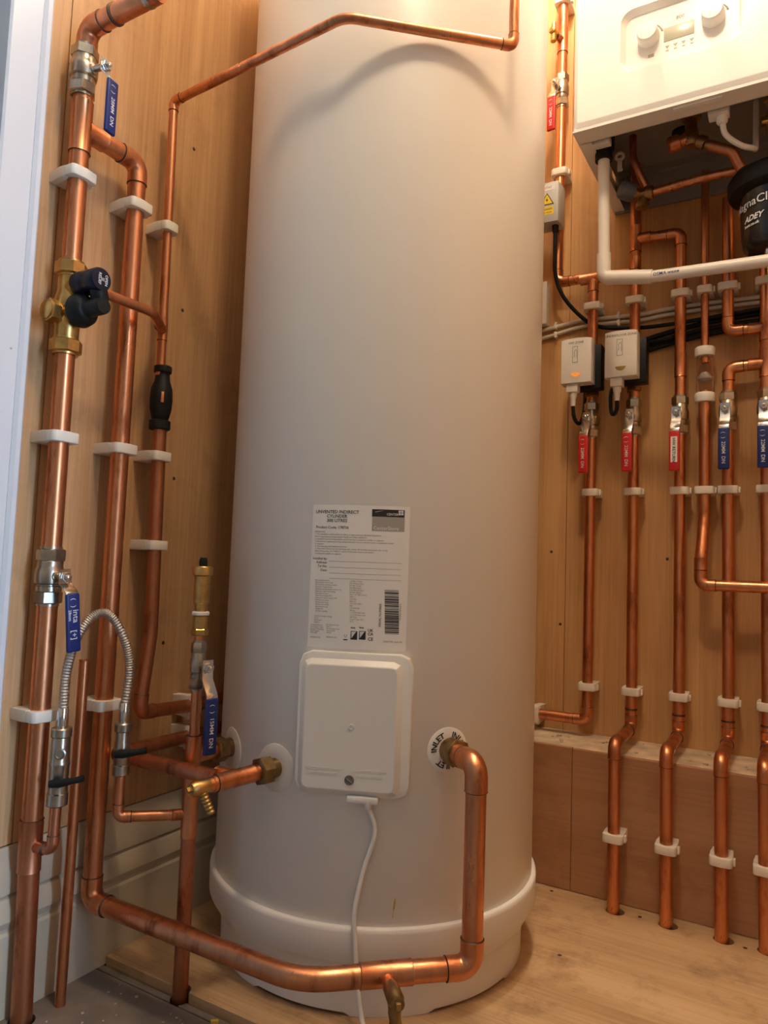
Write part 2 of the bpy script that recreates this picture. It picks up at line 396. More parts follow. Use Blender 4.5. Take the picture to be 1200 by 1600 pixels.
# floor: raised plywood at the back, old grey boards towards the door
fl = span('floor', (.0175, -.805, -.036), (1.52, -.0, 0), 'ply_floor', None, .0012)
for x, y in [(.533, -.174), (.701, -.186), (.874, -.1985), (.616, -.4)]: screw((x, y, 0), (0, 0, 1), fl, .0035)
def cut_holes(objs, holes):
    b = MB()
    for x, y, r in holes: b.lathe((x, y, -.0362), (0, 0, 1), [(r, 0), (r, .06)], 24)
    cut = b.out('cutter', 'ledge')
    for ob in objs:
        md = ob.modifiers.new('holes', 'BOOLEAN'); md.operation = 'DIFFERENCE'; md.solver = 'EXACT'; md.object = cut
        bpy.context.view_layer.update()
        me = bpy.data.meshes.new_from_object(ob.evaluated_get(bpy.context.evaluated_depsgraph_get()))
        ob.modifiers.clear(); me.polygons.foreach_set('use_smooth', [False]*len(me.polygons)); ob.data = me
    bpy.data.objects.remove(cut)
fe = span('floor_entrance', (-.10, -4.0, -.06), (2.6, .0185, -.0365), 'grey_floor')
ys = [-.807, -.8205, -.985, -1.15, -1.31, -1.47, -1.63, -1.80, -2.1]
planks = []
for a, b in zip(ys, ys[1:]):
    planks.append(span('plank', (.0, b+.0012, -.036), (2.6, a-.0012, -.013), 'grey_floor', fe, .001))
cut_holes([fl]+planks[:2], [(x+.005, -.1895, .0165) for x in (.653, .745, .835, .903)] + [(.040, -.9605, .0178), (.181, -.807, .0148)])
# boxed ledge in front of the back wall
tr = span('trim_1', (.0005, -.143, .0), (1.519, -.0005, .262), 'ledge')
MB().box((.76, -.0715, .2685), (1.518, .142, .0125), None, .0015, 1).out('ledge_top', 'ledge', tr)
span('riser_panel', (.001, -.155, .001), (.5635, -.1435, .2745), 'ply_riser', tr, .0008)
span('riser_panel', (.5645, -.155, .001), (1.519, -.1435, .2735), 'ply_riser', tr, .0008)
b = MB()
for k in range(46):
    x = random.uniform(.50, .95); y = random.uniform(-.13, -.012); s = random.uniform(.0012, .004)
    if min(abs(x-q) for q in (.563, .653, .745, .834, .903)) < .02: continue
    b.box((x, y, .2748+s*.3), (s*2, s*1.5, s), Matrix.Rotation(random.random()*3, 3, 'Z'), 0)
o = b.out('crumbs', 'crumb', tr, 0); o['kind'] = 'stuff'
# moulded skirting
prof = [(0, -.013), (.017, -.013), (.017, .097), (.0142, .101), (.0142, .106), (.019, .116), (.0175, .131), (.012, .144), (.0075, .148), (.0075, .1505), (.013, .1512), (.013, .181), (.0035, .213), (0, .213)]
o = MB().prism(prof, (0, 0, 0), (1, 0, 0), (0, 0, 1), (0, 1, 0), -1.0125, -.156).out('baseboard_left', 'cream', None, 25); struct(o)
# white door frame at the mouth of the cupboard
fr = struct(span('trim_2', (-.018, -1.076, -.013), (.0285, -1.0275, CEIL), 'frame', None, .003))
span('frame_bead', (-.018, -1.0285, -.013), (.0315, -1.0138, CEIL), 'frame', fr, .0042)
for (y, z, r) in [(-1.052, .78, .0022), (-1.048, .735, .0014), (-1.040, .90, .0018), (-1.045, .56, .0013)]:
    MB().lathe((.0283, y, z), (1, 0, 0), [(r, 0), (r*.9, .0003), (.0002, .0004)], 10).out('paint_chip', 'label_grey', fr)

#%%CYLINDER
# ------------------------------------------------------------------ hot water cylinder
CX, CY, CR = .312, -.492, .27
def on_cyl(a, z, r=CR): a = R(a); return V((CX+r*math.cos(a), CY+r*math.sin(a), z))
def rad(a): a = R(a); return V((math.cos(a), math.sin(a), 0))
cy = thing('water_cylinder', 'tall white hot water cylinder with rating label and heater cover', 'water cylinder', (CX, CY, 0))
O = (CX, CY, 0)
MB().lathe(O, (0, 0, 1), [(.262, .06), (CR, .075), (CR, 1.80), (.262, 1.83), (.235, 1.86), (.15, 1.885), (.001, 1.89)], 128).out('body', 'enamel', cy, 30)
MB().lathe(O, (0, 0, 1), [(.245, .079), (.2745, .081), (.2768, .086), (.2775, .120), (.2768, .1255), (.2745, .127), (.2702, .1272)], 128).out('base_ring', 'base_plastic', cy, 50)
# foot with shallow cut-outs along its lower edge
b = MB(); n = 160; rows = [(.2545, .0), (.2545, .003), (.2545, .012), (.2550, .04), (.2560, .081)]
grid = []
for r_, z in rows:
    ring = []
    for k in range(n):
        a = 2*math.pi*k/n; notch = (abs(((math.degrees(a)+90+22.5) % 60)-30) < 17)
        zz = z if not (notch and z < .01) else .0045+z*.3
        ring.append(b.bm.verts.new((CX+r_*math.cos(a), CY+r_*math.sin(a), zz)))
    grid.append(ring)
for i in range(len(rows)-1):
    for k in range(n): b.bm.faces.new((grid[i][k], grid[i][(k+1) % n], grid[i+1][(k+1) % n], grid[i+1][k]))
b.bm.faces.new(grid[0][::-1]); b.bm.faces.new(grid[-1])
b.out('foot', 'base_plastic', cy, 50)
# rating label, wrapped round the body
A0, A1, Z0, Z1 = -82.9, -52.3, .502, .707
LW = R(A1-A0)*CR; LH = Z1-Z0
def lab(u, v, lift=.0004):      # u from left, v from top, metres
    return on_cyl(A0+math.degrees(u/CR), Z1-v, CR+lift)
b = MB(); nn = 24
g = [[b.bm.verts.new(lab(LW*i/nn, LH*j, .0003)) for i in range(nn+1)] for j in (0, 1)]
for i in range(nn): b.bm.faces.new((g[1][i], g[1][i+1], g[0][i+1], g[0][i]))
lb = b.out('rating_label', 'paper', cy, 60, False)
b = MB()
def conv(x, y):
    # layout sketch units of the label (it is drawn slightly askew there) to metres from its top left corner
    t = (y-140)/1105; a = (x-(255-50*t))/(755+10*t); return a*LW, (y-140-(20+25*t)*a)/1105*LH
def T(txt, u, v, s, mat=0, align='LEFT', bold=0, lift=.00055, rot=False):
    me = textmesh(txt, s, align, bold)
    u, v = conv(u, v)
    if rot: b.mapped(me, lambda c: lab(u-c.y, v-c.x, lift), mat)
    else: b.mapped(me, lambda c: lab(u+c.x, v-c.y, lift), mat)
def RC(u0, v0, u1, v1, mat=0, lift=.0005, n=4):
    w_, h_ = (u1-u0)*LW/760, (v1-v0)*LH/1110; u0, v0 = conv(u0, v0)
    g = [[b.bm.verts.new(lab(u0+w_*i/n, v, lift)) for i in range(n+1)] for v in (v0, v0+h_)]
    for i in range(n): b.bm.faces.new((g[1][i], g[1][i+1], g[0][i+1], g[0][i])).material_index = mat
def U(x): return x
def W_(y): return y
T('UNVENTED INDIRECT', U(450), W_(212), .0066, align='CENTER', bold=.00008)
T('CYLINDER', U(450), W_(246), .0066, align='CENTER', bold=.00008); T('300 LITRES', U(450), W_(280), .0066, align='CENTER', bold=.00008)
T('Product Code: 178706', U(280), W_(326), .0054, bold=.00003)
RC(U(722), W_(180), U(968), W_(238), 0); RC(U(722), W_(239), U(968), W_(350), 1)
T('CENTER', U(830), W_(229), .0046, 2, bold=.00005)
for i in (0, 1):
    for j in (0, 1): RC(U(920+i*20), W_(190+j*20), U(937+i*20), W_(207+j*20), 2, .0006, 1)
for i in range(8): RC(U(745+i*9), W_(201-i*1.6), U(755+i*9), W_(204-i*2.0), 2, .0006, 1)
T('CenterStore', U(728), W_(341), .0072, 2, bold=.00008)
small = ['IMPORTANT', '1. The installation of this system is subject to approval under Building Regulations,', 'Water Regulations and appropriate Health and Safety legislation.',
 '2. Installation and servicing must be carried out by a competent installer or engineer.', '3. Removal or replacement of any component part must be carried out by a competent installer', 'or engineer.',
 '4. Use only approved replacement parts.', '5. If hot water flows from the discharge pipe, switch off the heat source and refer to the', 'Fault Finding sheet. If in DIRECT, switch off the heat source and contact', 'a competent installer or engineer.']
for i, s in enumerate(small): T(s, U(270), W_(358+i*18.8), .0030, 3)
for i, (s, y) in enumerate([('Installed by:', 568), ('Address:', 598), ('Tel No:', 627), ('Date:', 658)]): T(s, U(372), W_(y+6), .0048, align='RIGHT', bold=.00002)
for y in (584, 631, 676, 717): RC(U(388), W_(y), U(938), W_(y+2), 3, n=8)
lft = ['Max supply pressure', 'Operating pressure 3 bar', 'Max primary working pressure', 'Expansion vessel setting', 'Expansion vessel charge pressure bar', 'Expansion relief valve setting', 'Max water in store', 'Relief valve setting 90 C', 'Immersion heater rating 3 kW', 'Primary coil surface', 'Primary coil rating', 'Primary coil volume', 'Standing heat loss', 'Weight full', 'Cylinder capacity']
rgt = ['1.2 MPa (12 bar)', '0.35 MPa (3.5 bar)', '0.3 MPa (3 bar)', '0.6 MPa (6 bar)', '0.35 MPa (3.5 bar)', '0.8 MPa (8 bar)', '90 C / 0.7 MPa (7 bar)', '240 V ~', '0.35 MPa', '0.86 m2', '19.4 kW at 80 C', '4.8 l', '1.9 kWh/24h', '352 kg', '1 x 3 kW 240 V AC', '1 x 3 kW immersion', '300 litres', 'T and P valve 90 C', '2010']
for i, s in enumerate(lft): T(s, U(273), W_(735+i*17), .0027, 3)
for i, s in enumerate(['Immersion heater wiring', 'Live L', 'Neutral N', 'Earth E']): T(s, U(266), W_(1012+i*16), .0027, 3)
for i, s in enumerate(rgt): T(s, U(548), W_(746+i*17.3), .0027, 3)
for k, (x, rows_) in enumerate([(232, ['UK Cylinders Ltd', '2 Innovation Close', 'Energy Technology', 'Park, Havant', 'PO9 3QT']), (364, ['EU Cylinders Ltd', 'Unit 1', 'The Business Park', 'Clonmel Rd', 'Ireland'])]):
    for i, s in enumerate(rows_): T(s, U(x), W_(1080+i*15), .0027, 3)
    T('MADE IN UK', U(x), W_(1175), .0027, 3)
T('UK', U(684), W_(1132), .0056, bold=.0001); T('CA', U(684), W_(1160), .0056, bold=.0001); T('CE', U(684), W_(1200), .0064, bold=.0001)
for x in (556, 620):
    T('kiwa', U(x), W_(1105), .0036, bold=.0001); RC(U(x), W_(1125), U(x+50), W_(1190), 0); 
    f = b.bm.faces.new([b.bm.verts.new(lab(*conv(p, q), .0007)) for p, q in ((x+5, 1180), (x+42, 1130), (x+5, 1130))]); f.material_index = 2
RC(U(498), W_(1186), U(530), W_(1194), 0, n=1); T('U', U(504), W_(1172), .0062, 3)
rb = random.Random(3); y = 812
while y < 1150:
    h_ = rb.choice((3, 4, 7, 10)); RC(U(812), W_(y), U(918), W_(min(1155, y+h_)), 0, n=2); y += h_+rb.choice((3, 4, 6))
T('SERIAL NUMBER', U(782), W_(1098), .0046, rot=True); T('0912300178706541', U(932), W_(1050), .0030, 3, rot=True); T('2024/1934_issue_05', U(800), W_(1215), .0032, 3)
b.out('print', ['ink', 'label_grey', 'white_ink', 'grey_ink'], lb, 0, False)
# immersion heater cover
HA = -68.0; hn = rad(HA); hu = V((-math.sin(R(HA)), math.cos(R(HA)), 0)); hz = V((0, 0, 1))
HR = Matrix((hu, hn, hz)).transposed()          # local x along, y outwards, z up
def hc(u, n_, z): return V((CX, CY, 0)) + hu*u + hn*n_ + hz*z
def rrect(w, h, c): return [(-w+c, -h), (w-c, -h), (w-c*.3, -h+c*.3), (w, -h+c), (w, h-c), (w-c*.3, h-c*.3), (w-c, h), (-w+c, h), (-w+c*.3, h-c*.3), (-w, h-c), (-w, -h+c), (-w+c*.3, -h+c*.3)]
hc0 = hc(0, 0, .3955)
b = MB(); prev = None
for w2, h2, c2, n2 in ((.0755, .0955, .016, .246), (.0755, .0955, .016, .2695), (.0748, .0948, .0155, .2712), (.0655, .0855, .008, .2806), (.0640, .0840, .007, .2813)):
    lp = [b.bm.verts.new(hc0+hu*x+hz*z+hn*n2) for x, z in rrect(w2, h2, c2)]
    if prev:
        for k in range(12): b.bm.faces.new((prev[k], prev[(k+1) % 12], lp[(k+1) % 12], lp[k]))
    prev = lp
b.bm.faces.new(prev)
cv = b.out('heater_cover', 'white_plastic', cy, 20)
MB().prism(rrect(.0815, .0985, .018), hc0+hu*.004+hz*.004, hu, hz, hn, .232, .2735, .003).out('surround', 'white_plastic', cv, 30)
MB().lathe(hc(.003, .2815, .325), hn, [(.0068, 0), (.0066, .0012), (.0052, .0016), (.005, .001), (.0001, .001)], 20).box(hc(.003, .2826, .325), (.0098, .0012, .0014), HR @ Matrix.Rotation(.6, 3, 'Y'), 0, mat=1).out('cover_screw', ['grey_ink', 'steel'], cv)
MB().lathe(hc(.003, .2815, .397), hn, [(.0042, 0), (.004, .0010), (.0028, .0014), (.0022, .0006), (.0001, .0006)], 16).out('dimple', 'white_plastic', cv)
b = MB()
for txt, u, z in [('DISCONNECT SUPPLY', -.036, .3365), ('BEFORE OPENING', -.036, .3300), ('USE HEAT RESISTANT', .036, .3365), ('FLEXIBLE CABLE', .036, .3300)]:
    b.mapped(textmesh(txt, .0052, 'CENTER', 0, .0005), lambda c, u=u, z=z: hc(u*.9-.002+c.x, .2814+c.z, z+c.y), 0)
b.out('embossed_text', 'white_plastic', cv, 0)
MB().box(hc(.022, .2725, .2985), (.044, .018, .010), HR, .0025).lathe(hc(.03, .276, .294), (0, 0, -1), [(.006, -.004), (.006, .004), (.004, .007)], 14).out('cable_gland', 'white_plastic', cv)
# connection collars
def collar(a, z, r, mat, name='collar', n=40):
    b = MB(); c = []
    for rr, lift in ((.008, .0016), (r*.55, .0016), (r*.94, .0014), (r, .0006), (r, -.002)):
        c.append([b.bm.verts.new(on_cyl(a+math.degrees(rr*math.cos(2*math.pi*k/n)/CR), z+rr*math.sin(2*math.pi*k/n), CR+lift)) for k in range(n)])
    for i in range(4):
        for k in range(n): b.bm.faces.new((c[i][k], c[i+1][k], c[i+1][(k+1) % n], c[i][(k+1) % n]))
    return b.out(name, mat, cy, 40)
ic = collar(-38.0, .364, .0315, 'paper', 'inlet_collar')
b = MB()
for k, ang in enumerate((140, 45, -90, 235)):
    me = textmesh('INLET', .0112, 'CENTER', .0003)
    if k == 2: continue
    for_ang = R([148, 38, 0, 262][k])
    def fn(c, a0=for_ang):
        rr = .0185+c.y; t = a0 - c.x/.0215; return on_cyl(-38+math.degrees(rr*math.cos(t)/CR), .364+rr*math.sin(t), CR+.0021)
    b.mapped(me, fn)
b.out('print', 'ink', ic, 0, False)
collar(-92.8, .324, .034, 'clear_disc'); collar(-117.2, .327, .034, 'clear_disc')
for k, (z, w_) in enumerate([(.150, .0011)]):
    MB().sweep(spline([on_cyl(-53.6, .139, CR+.0001), on_cyl(-53.3, .152, CR+.0003), on_cyl(-53.0, .166, CR+.0001)], 6), [.0004]*6+[.0012]*5+[.0005]*2, 8).out('drip_mark', 'ochre', cy)
# heater cable down to the floor
t = thing('heater_cable', 'thin white flex hanging from the heater cover of the cylinder', 'cable', on_cyl(-60, 0, .3))
MB().sweep(spline([hc(.03, .276, .290), on_cyl(-59.6, .255, .277), on_cyl(-62.5, .203, .2765), on_cyl(-64.5, .150, .281), on_cyl(-64, .113, .284), on_cyl(-62.6, .05, .288), on_cyl(-61, .016, .296), on_cyl(-60, .0058, .325), on_cyl(-59.8, .0045, .350), on_cyl(-59.6, .0045, .366), on_cyl(-59.4, -.0075, .392), on_cyl(-59.2, -.0092, .43)], 8), .0034, 10).out('flex', 'white_plastic', t)
#%%LEFT
# ------------------------------------------------------------------ pipework on the left wall
LX = .038; Y1, Y2, Y3 = -.964, -.857, -.785
r28, r22, r15 = .014, .011, .0075
t = thing('copper_pipe', 'thick upright copper pipe through grey floor boards, with branch to braided hose', 'pipe', (LX, Y1, -.013))
run(t, [(LX, Y1+.005, -.034), (LX, Y1, .205)], r28, 'copper_dull')
MB().sweep([(LX, Y1, .24), (LX, Y1, .562)], r28).out('pipe', 'copper', t)
tee(t, (LX, Y1, .220), (0, 0, 1), (1, .05, 0), r28, r15, 'copper_dull', .035)
run(t, [(LX+.012, Y1, .220), (.076, -.957, .220), (.076, -.956, .292)], r15, 'copper_dull')
lever_valve((LX, Y1, .590), r28*.92, 'b', 'nickel lever valve with curved blue handle above the braided hose', (1, -.05, 0), .040, '28mm', brand='inta', tilt=.10, lev=.022)
t = thing('copper_pipe', 'thick copper pipe between brass control valve and the valve above braided hose', 'pipe', (LX, Y1, .618))
run(t, [(LX, Y1, .615), (LX, Y1, .93)], r28)
# brass inlet control group with two black heads
t = thing('control_valve', 'brass inlet control valve with two black capped heads', 'valve', (LX, Y1, .90))
P = V((LX, Y1, 0)); Z = V((0, 0, 1)); X = V((1, 0, 0)); YY = V((0, 1, 0))
MB().lathe(P, Z, [(.0135, .93), (.017, .938), (.0172, .952), (.020, .962), (.021, .980), (.019, .994), (.0165, 1.004), (.0165, 1.022), (.0172, 1.03), (.014, 1.036)], 28).lathe(P+Z*.972, X, [(.018, 0), (.0175, .022), (.019, .027)], 24).lathe(P+Z*1.008, X, [(.014, 0), (.014, .018), (.016, .022)], 24).lathe(P+Z*.968, -YY, [(.014, 0), (.0135, .022)], 24).out('body', 'brass', t)
for z, s in ((.913, 1), (1.028, 1)):
    MB().hexa(P+Z*z, Z, 0, .019, .0225, 8).lathe(P+Z*z, Z, [(.0178, -.003), (.0178, .022)], 24).out('nut', 'brass', t)
MB().hexa(P+Z*.968-YY*.020, -YY, 0, .014, .0175).lathe(P+Z*.968-YY*.033, -YY, [(.014, 0), (.014, .003), (.010, .005)], 20).out('side_plug', 'brass', t)
MB().lathe(P+Z*.972+X*.025, X, [(.0235, 0), (.0245, .003), (.0225, .013), (.0175, .020), (.0125, .023)], 32).out('head_cap', 'black', t)
MB().lathe(P+Z*.972+X*.045, X, [(.0135, 0), (.0135, .003), (.0122, .004), (.0118, .030), (.0110, .034), (.0001, .0345)], 28).out('head_knob', 'black', t)
hd = MB().lathe(P+Z*1.012+X*.020, X, [(.0165, 0), (.0175, .003), (.0178, .016), (.0165, .020), (.0160, .022), (.0172, .024), (.0172, .047), (.0158, .050), (.0001, .0505)], 32).out('relief_head', 'navy', t)
b = MB()
for k, (s, dy) in enumerate([('OPEN', .006), ('|||', .0), ('RELIEF', -.006)]):
    b.mapped(textmesh(s, .0062, 'CENTER', .0001), plane_map(P+X*.0708+Z*1.012+YY*dy*.9, -Z, YY), 0)
b.out('print', 'white_ink', hd, 0, False)
MB().lathe(P+Z*1.004+X*.058+YY*.004, V((0, .25, -1)), [(.0125, 0), (.0125, .018), (.011, .021), (.0001, .0212)], 20).out('outlet', 'black', t)
t = thing('copper_pipe', 'thin copper branch pipe from brass control valve across to the wall pipe', 'pipe', (.09, -.945, 1.0))
run(t, [(.092, -.952, 1.000), (.092, -.856, 1.002, .03), (LX+.006, -.792, 1.001)], r15)
t = thing('copper_pipe', 'short thick copper pipe with tee, above the brass control valve', 'pipe', (LX, Y1, 1.04))
run(t, [(LX, Y1, 1.036), (LX, Y1, 1.32)], r28)
tee(t, (LX, Y1, 1.256), (0, 0, 1), (0, 1, 0), r28, r28, 'copper', .040)
lever_valve((LX, Y1-.002, 1.342), r28*.92, 'b', 'nickel lever valve with straight blue handle under the topmost copper elbow', (1, .15, 0), .044, '28MM', L=.080, lev=.026)
t = thing('copper_pipe', 'thick copper pipe turning out from the wall with brass nozzle at its end', 'pipe', (LX, Y1, 1.375))
run(t, [(LX, Y1, 1.37), (LX, Y1, 1.412), (.19, Y1, 1.412)], r28, 'copper_dull')
coupling(t, (.10, Y1, 1.412), X, r28, .004, 'solder')
MB().lathe((.165, Y1, 1.412), X, [(.0148, 0), (.0152, .004), (.0120, .016), (.0085, .022), (.0085, .034)], 20).out('reducer', 'nickel', t)
MB().lathe((.196, Y1, 1.417), (.15, -.1, -1), [(.0058, -.02), (.0058, .016), (.0042, .016), (.0040, -.015)], 18).out('nozzle', 'brass', t)
# second pipe: tee, down the wall, across the front and up into the inlet
RX, RY = .588, -.703
t = thing('copper_pipe', 'long thick copper pipe down the wall, across the floor and up to the inlet', 'pipe', (LX, Y2, .09))
run(t, [(LX, Y1+.03, 1.256), (LX, Y2, 1.256), (LX, Y2, .107), (.424, -.853, .107, .10), (RX, RY, .107), (RX, RY, .364), (.535, -.664, .364)], r28, 'copper', 'copper')
dr = V((RX-.424, RY+.853, 0)).normalized(); dn = V((dr.y, -dr.x, 0))
TP = V((.424, -.853, .107)) + dr*.108
tee(t, TP, dr, dn, r28, r15*.9, 'copper', .034, 'solder_bright')
for k in (.205,):
    q = V((.424, -.853, .107)) + dr*k; coupling(t, q, dr, r28*.98, .005, 'solder_bright', 'solder_ring')
ip = V((RX, RY, .364)); idr = -rad(-37.6)
MB().hexa(ip+idr*.055, idr, -.004, .014, .0205).lathe(ip+idr*.055, idr, [(.0165, .010), (.0175, .018), (.0175, .026)], 20).out('compression_nut', 'brass_dull', t)
tc_ = thing('drain_cock', 'dark brass drain cock on the copper pipe in front of the cylinder', 'drain cock', TP+dn*.03)
MB().lathe(TP+dn*.026, dn, [(.0088, 0), (.0100, .003), (.0104, .030), (.0085, .035), (.0085, .040), (.0040, .041)], 20).out('body', 'brass_dull', tc_)
MB().box(TP+dn*.068, (.006, .006, .008), Matrix.Rotation(math.atan2(dn.y, dn.x), 3, 'Z'), .0006).out('spindle', 'brass', tc_)
MB().lathe(TP+dn*.046-Z*.006, (.1, .05, -1), [(.0075, 0), (.0075, .010), (.0082, .012), (.0072, .022), (.0080, .026), (.0068, .034), (.0050, .036)], 18).out('spout', 'brass_dull', tc_)
# third pipe: thin, over the front of the cylinder, then down to the black tundish
t = thing('copper_pipe', 'thin copper pipe crossing high in front of the cylinder and down the wall', 'pipe', (LX, Y3, .93))
run(t, [(.588, -.629, CEIL), (.588, -.629, 1.418), (.391, -.797, 1.419, .05), (LX, -.791, 1.402), (LX, Y3, .925)], r15)
tee(t, (LX, -.786, 1.003), (0, 0, 1), (.55, -.83, 0), r15, r15, 'copper', .019)
t = thing('tundish', 'black plastic tundish with small window on the third wall pipe', 'tundish', (LX, Y3+.004, .82))
P = V((LX, Y3+.005, 0))
MB().lathe(P, Z, [(.010, .846), (.0135, .852), (.0175, .868), (.0185, .885), (.0175, .903), (.0125, .917), (.0115, .930)], 28).out('body', 'black', t)
for z0, z1, r_ in ((.930, .942, .0150), (.834, .850, .0178)):
    MB().hexa(P, Z, z0, z1, r_, 10).out('nut', 'black', t)
vd = V((.80, -.60, 0))
MB().box(P+vd*.0178+Z*.886, (.004, .0045, .018), Matrix.Rotation(math.atan2(vd.y, vd.x), 3, 'Z'), .0004).out('window', 'copper', t)
t = thing('copper_pipe', 'copper discharge pipe below black tundish, bending back along the wall behind the cylinder', 'pipe', (LX, Y3, .37))
run(t, [(LX, Y3+.006, .838), (LX, -.772, .50, .12), (LX, -.787, .372), (LX, -.655, .3665, .08), (.0255, -.580, .3665, .08), (.0255, -.32, .366)], r22, 'copper_dull')
t = thing('copper_pipe', 'copper coil pipe low on the wall, elbowed out to the drain tee', 'pipe', (LX, -.832, .315))
run(t, [(.0255, -.32, .312), (.0255, -.580, .3135, .08), (LX, -.655, .3145, .08), (LX, -.829, .316), (.262, -.841, .321)], r22, 'copper_dull')
# stub on first port with tee, drain cock
pA = on_cyl(-92.8, .324); pB = V((.267, -.872, .318)); ad = (pB-pA).normalized()
t = thing('port_fitting', 'copper tee and brass nut on the cylinder port nearest the heater cover', 'pipe fitting', pA)
MB().lathe(pA-ad*.008, ad, [(.0140, 0), (.0140, .016), (.0165, .017), (.0165, .020)], 20).hexa(pA, ad, .010, .030, .0205).out('compression_nut', 'brass_dull', t)
MB().sweep([pA+ad*.02, pB-ad*.012], r22).out('pipe', 'copper', t)
tee(t, pA+ad*.068, ad, (-1, -.03, 0), r22, r22, 'copper', .030)
MB().lathe(pB-ad*.026, ad, [(.0118, 0), (.0118, .004), (.0098, .006), (.0098, .02)], 20).out('coupling', 'copper', t)
t = thing('drain_cock', 'yellow brass drain cock pointing out beside the cylinder port', 'drain cock', pB)
MB().lathe(pB-ad*.010, ad, [(.0085, 0), (.0098, .004), (.0102, .026), (.0085, .030)], 20).out('body', 'brass', t)
MB().lathe(pB+ad*.018, ad, [(.004, 0), (.004, .008)], 4).out('spindle', 'brass', t)
pr = []
for k in range(7): pr += [(.0070-k*.0002, .004+k*.0052), (.0058-k*.0002, .0074+k*.0052)]
MB().lathe(pB+ad*.006, V((.35, .30, -1)), [(.0070, 0)]+pr, 18).out('spout', 'brass', t)
# upright pipe with air vent
UX, UY = .179, -.806; P = V((UX, UY, 0))
t = thing('copper_pipe', 'upright copper pipe beside the cylinder carrying the automatic air vent', 'pipe', (UX, UY, -.013))
MB().sweep([P+Z*-.034, P+Z*.35], r22).out('pipe', 'copper_dull', t)
MB().sweep([P+Z*.34, P+Z*.44], r15).out('pipe', 'copper', t)
tee(t, P+Z*.247, Z, (-.65, -.76, 0), r22, r15, 'copper', .033)
coupling(t, P+Z*.292, Z, r22, .030)
pd = on_cyl(-117.2, .327) - V((UX, UY, .327)); pl = pd.length; pd.normalize()
tee(t, P+Z*.331, Z, pd, r22, r22*.92, 'copper', .030)
q0 = V((UX, UY, .331))
MB().sweep([q0+pd*.02, q0+pd*(pl-.004)], r22*.9).out('pipe', 'copper', t)
MB().hexa(q0+pd*(pl-.034), pd, 0, .019, .0185).lathe(q0+pd*(pl-.016), pd, [(.0145, 0), (.0145, .012)], 20).out('compression_nut', 'brass_dull', t)
lever_valve((UX, UY, .463), r15*1.02, 'b', 'small lever valve with blue handle beneath the brass air vent', (1, -.25, 0), .030, '15MM', L=.074)
t = thing('air_vent', 'brass automatic air vent with black cap standing on a small valve', 'air vent', P+Z*.495)
MB().lathe(P, Z, [(r15, .492), (r15, .512)], 18).out('pipe', 'copper', t)
MB().hexa(P, Z, .508, .518, .0128).lathe(P, Z, [(.0108, .518), (.0108, .536), (.0085, .537), (.0085, .540)], 20).out('adaptor', 'brass', t)
MB().lathe(P, Z, [(.0125, .538), (.0130, .5395), (.0130, .5425), (.0115, .5435)], 20).out('tape_washer', 'white_plastic', t)
MB().lathe(P, Z, [(.0085, .542), (.0095, .548), (.0095, .554), (.0118, .556), (.0120, .596), (.0150, .598), (.0150, .609), (.0135, .611), (.006, .6115)], 28).out('body', 'brass', t)
MB().lathe(P, Z, [(.0058, .610), (.0062, .615), (.0062, .619), (.0050, .624), (.0001, .6245)], 14).out('cap', 'black', t)
# filling loop
F1 = V((.076, -.955, 0)); F2 = V((.107, -.876, 0))
t = thing('filling_valve', 'nickel check valve with black lever beside the thick pipe', 'valve', F1+Z*.28)
MB().lathe(F1, Z, [(.0110, .294), (.0128, .296), (.0128, .330), (.0138, .333), (.0138, .336), (.0128, .338), (.0125, .366), (.0110, .372)], 24).out('body', 'nickel', t)
MB().hexa(F1, Z, .278, .296, .0145, 10).out('nut', 'nickel', t); MB().hexa(F1, Z, .370, .383, .0142, 10).out('nut', 'nickel', t)
MB().lathe(F1+Z*.350, (.8, -.6, 0), [(.0075, .010), (.0075, .015), (.0055, .0155), (.0050, .013), (.0001, .013)], 18).out('test_plug', 'nickel', t)
def tap_lever(base, d, th):
    d = V(d).normalized(); u = V((-d.y, d.x, 0)).normalized()
    MB().lathe(base, V((.6, -.8, 0)), [(.0055, .009), (.0055, .018)], 14).sweep([base+V((.6, -.8, 0))*.017-d*.006, base+V((.6, -.8, 0))*.018+d*.006, base+V((.6, -.8, 0))*.018+d*.026+Z*.001, base+V((.6, -.8, 0))*.018+d*.038+Z*.003], [.005, .0062, .0040, .0048], 10).out('lever', 'black', th)
tap_lever(F1+Z*.312, (.80, .60, .12), t)
t = thing('filling_valve', 'slim nickel valve with black lever below the far end of the braided hose', 'valve', F2+Z*.305)
MB().lathe(F2, Z, [(.0095, .320), (.0108, .322), (.0108, .352), (.0098, .354), (.0098, .372)], 24).out('body', 'nickel', t)
MB().hexa(F2, Z, .306, .322, .0122, 10).out('nut', 'nickel', t); MB().hexa(F2, Z, .368, .381, .0128, 10).out('nut', 'nickel', t)
tap_lever(F2+Z*.340, (.80, .60, .08), t)
t = thing('copper_pipe', 'thin copper pipe elbowed from the slim filling valve to upright vent pipe', 'pipe', F2+Z*.25)
run(t, [F2+Z*.312, F2+Z*.247, V((UX-.012, UY-.014, .247))], r15)
t = thing('braided_hose', 'arched steel braided filling hose between two nickel valves', 'hose', F1+Z*.383)
path = spline([F1+Z*.405, F1+V((.0, .001, .455)), F1+V((.004, .010, .502)), F1+V((.011, .030, .535)), F1+V((.020, .052, .536)), F2+V((.0, -.006, .497)), F2+V((.002, .003, .455)), F2+Z*.405], 24)
MB().sweep(path, [.0067 if k % 2 else .0059 for k in range(len(path))], 16).out('braid', 'hose', t)
for q in (F1, F2): MB().lathe(q, Z, [(.0070, .380), (.0070, .384), (.0078, .386), (.0078, .408), (.0068, .410)], 18).out('ferrule', 'steel', t)
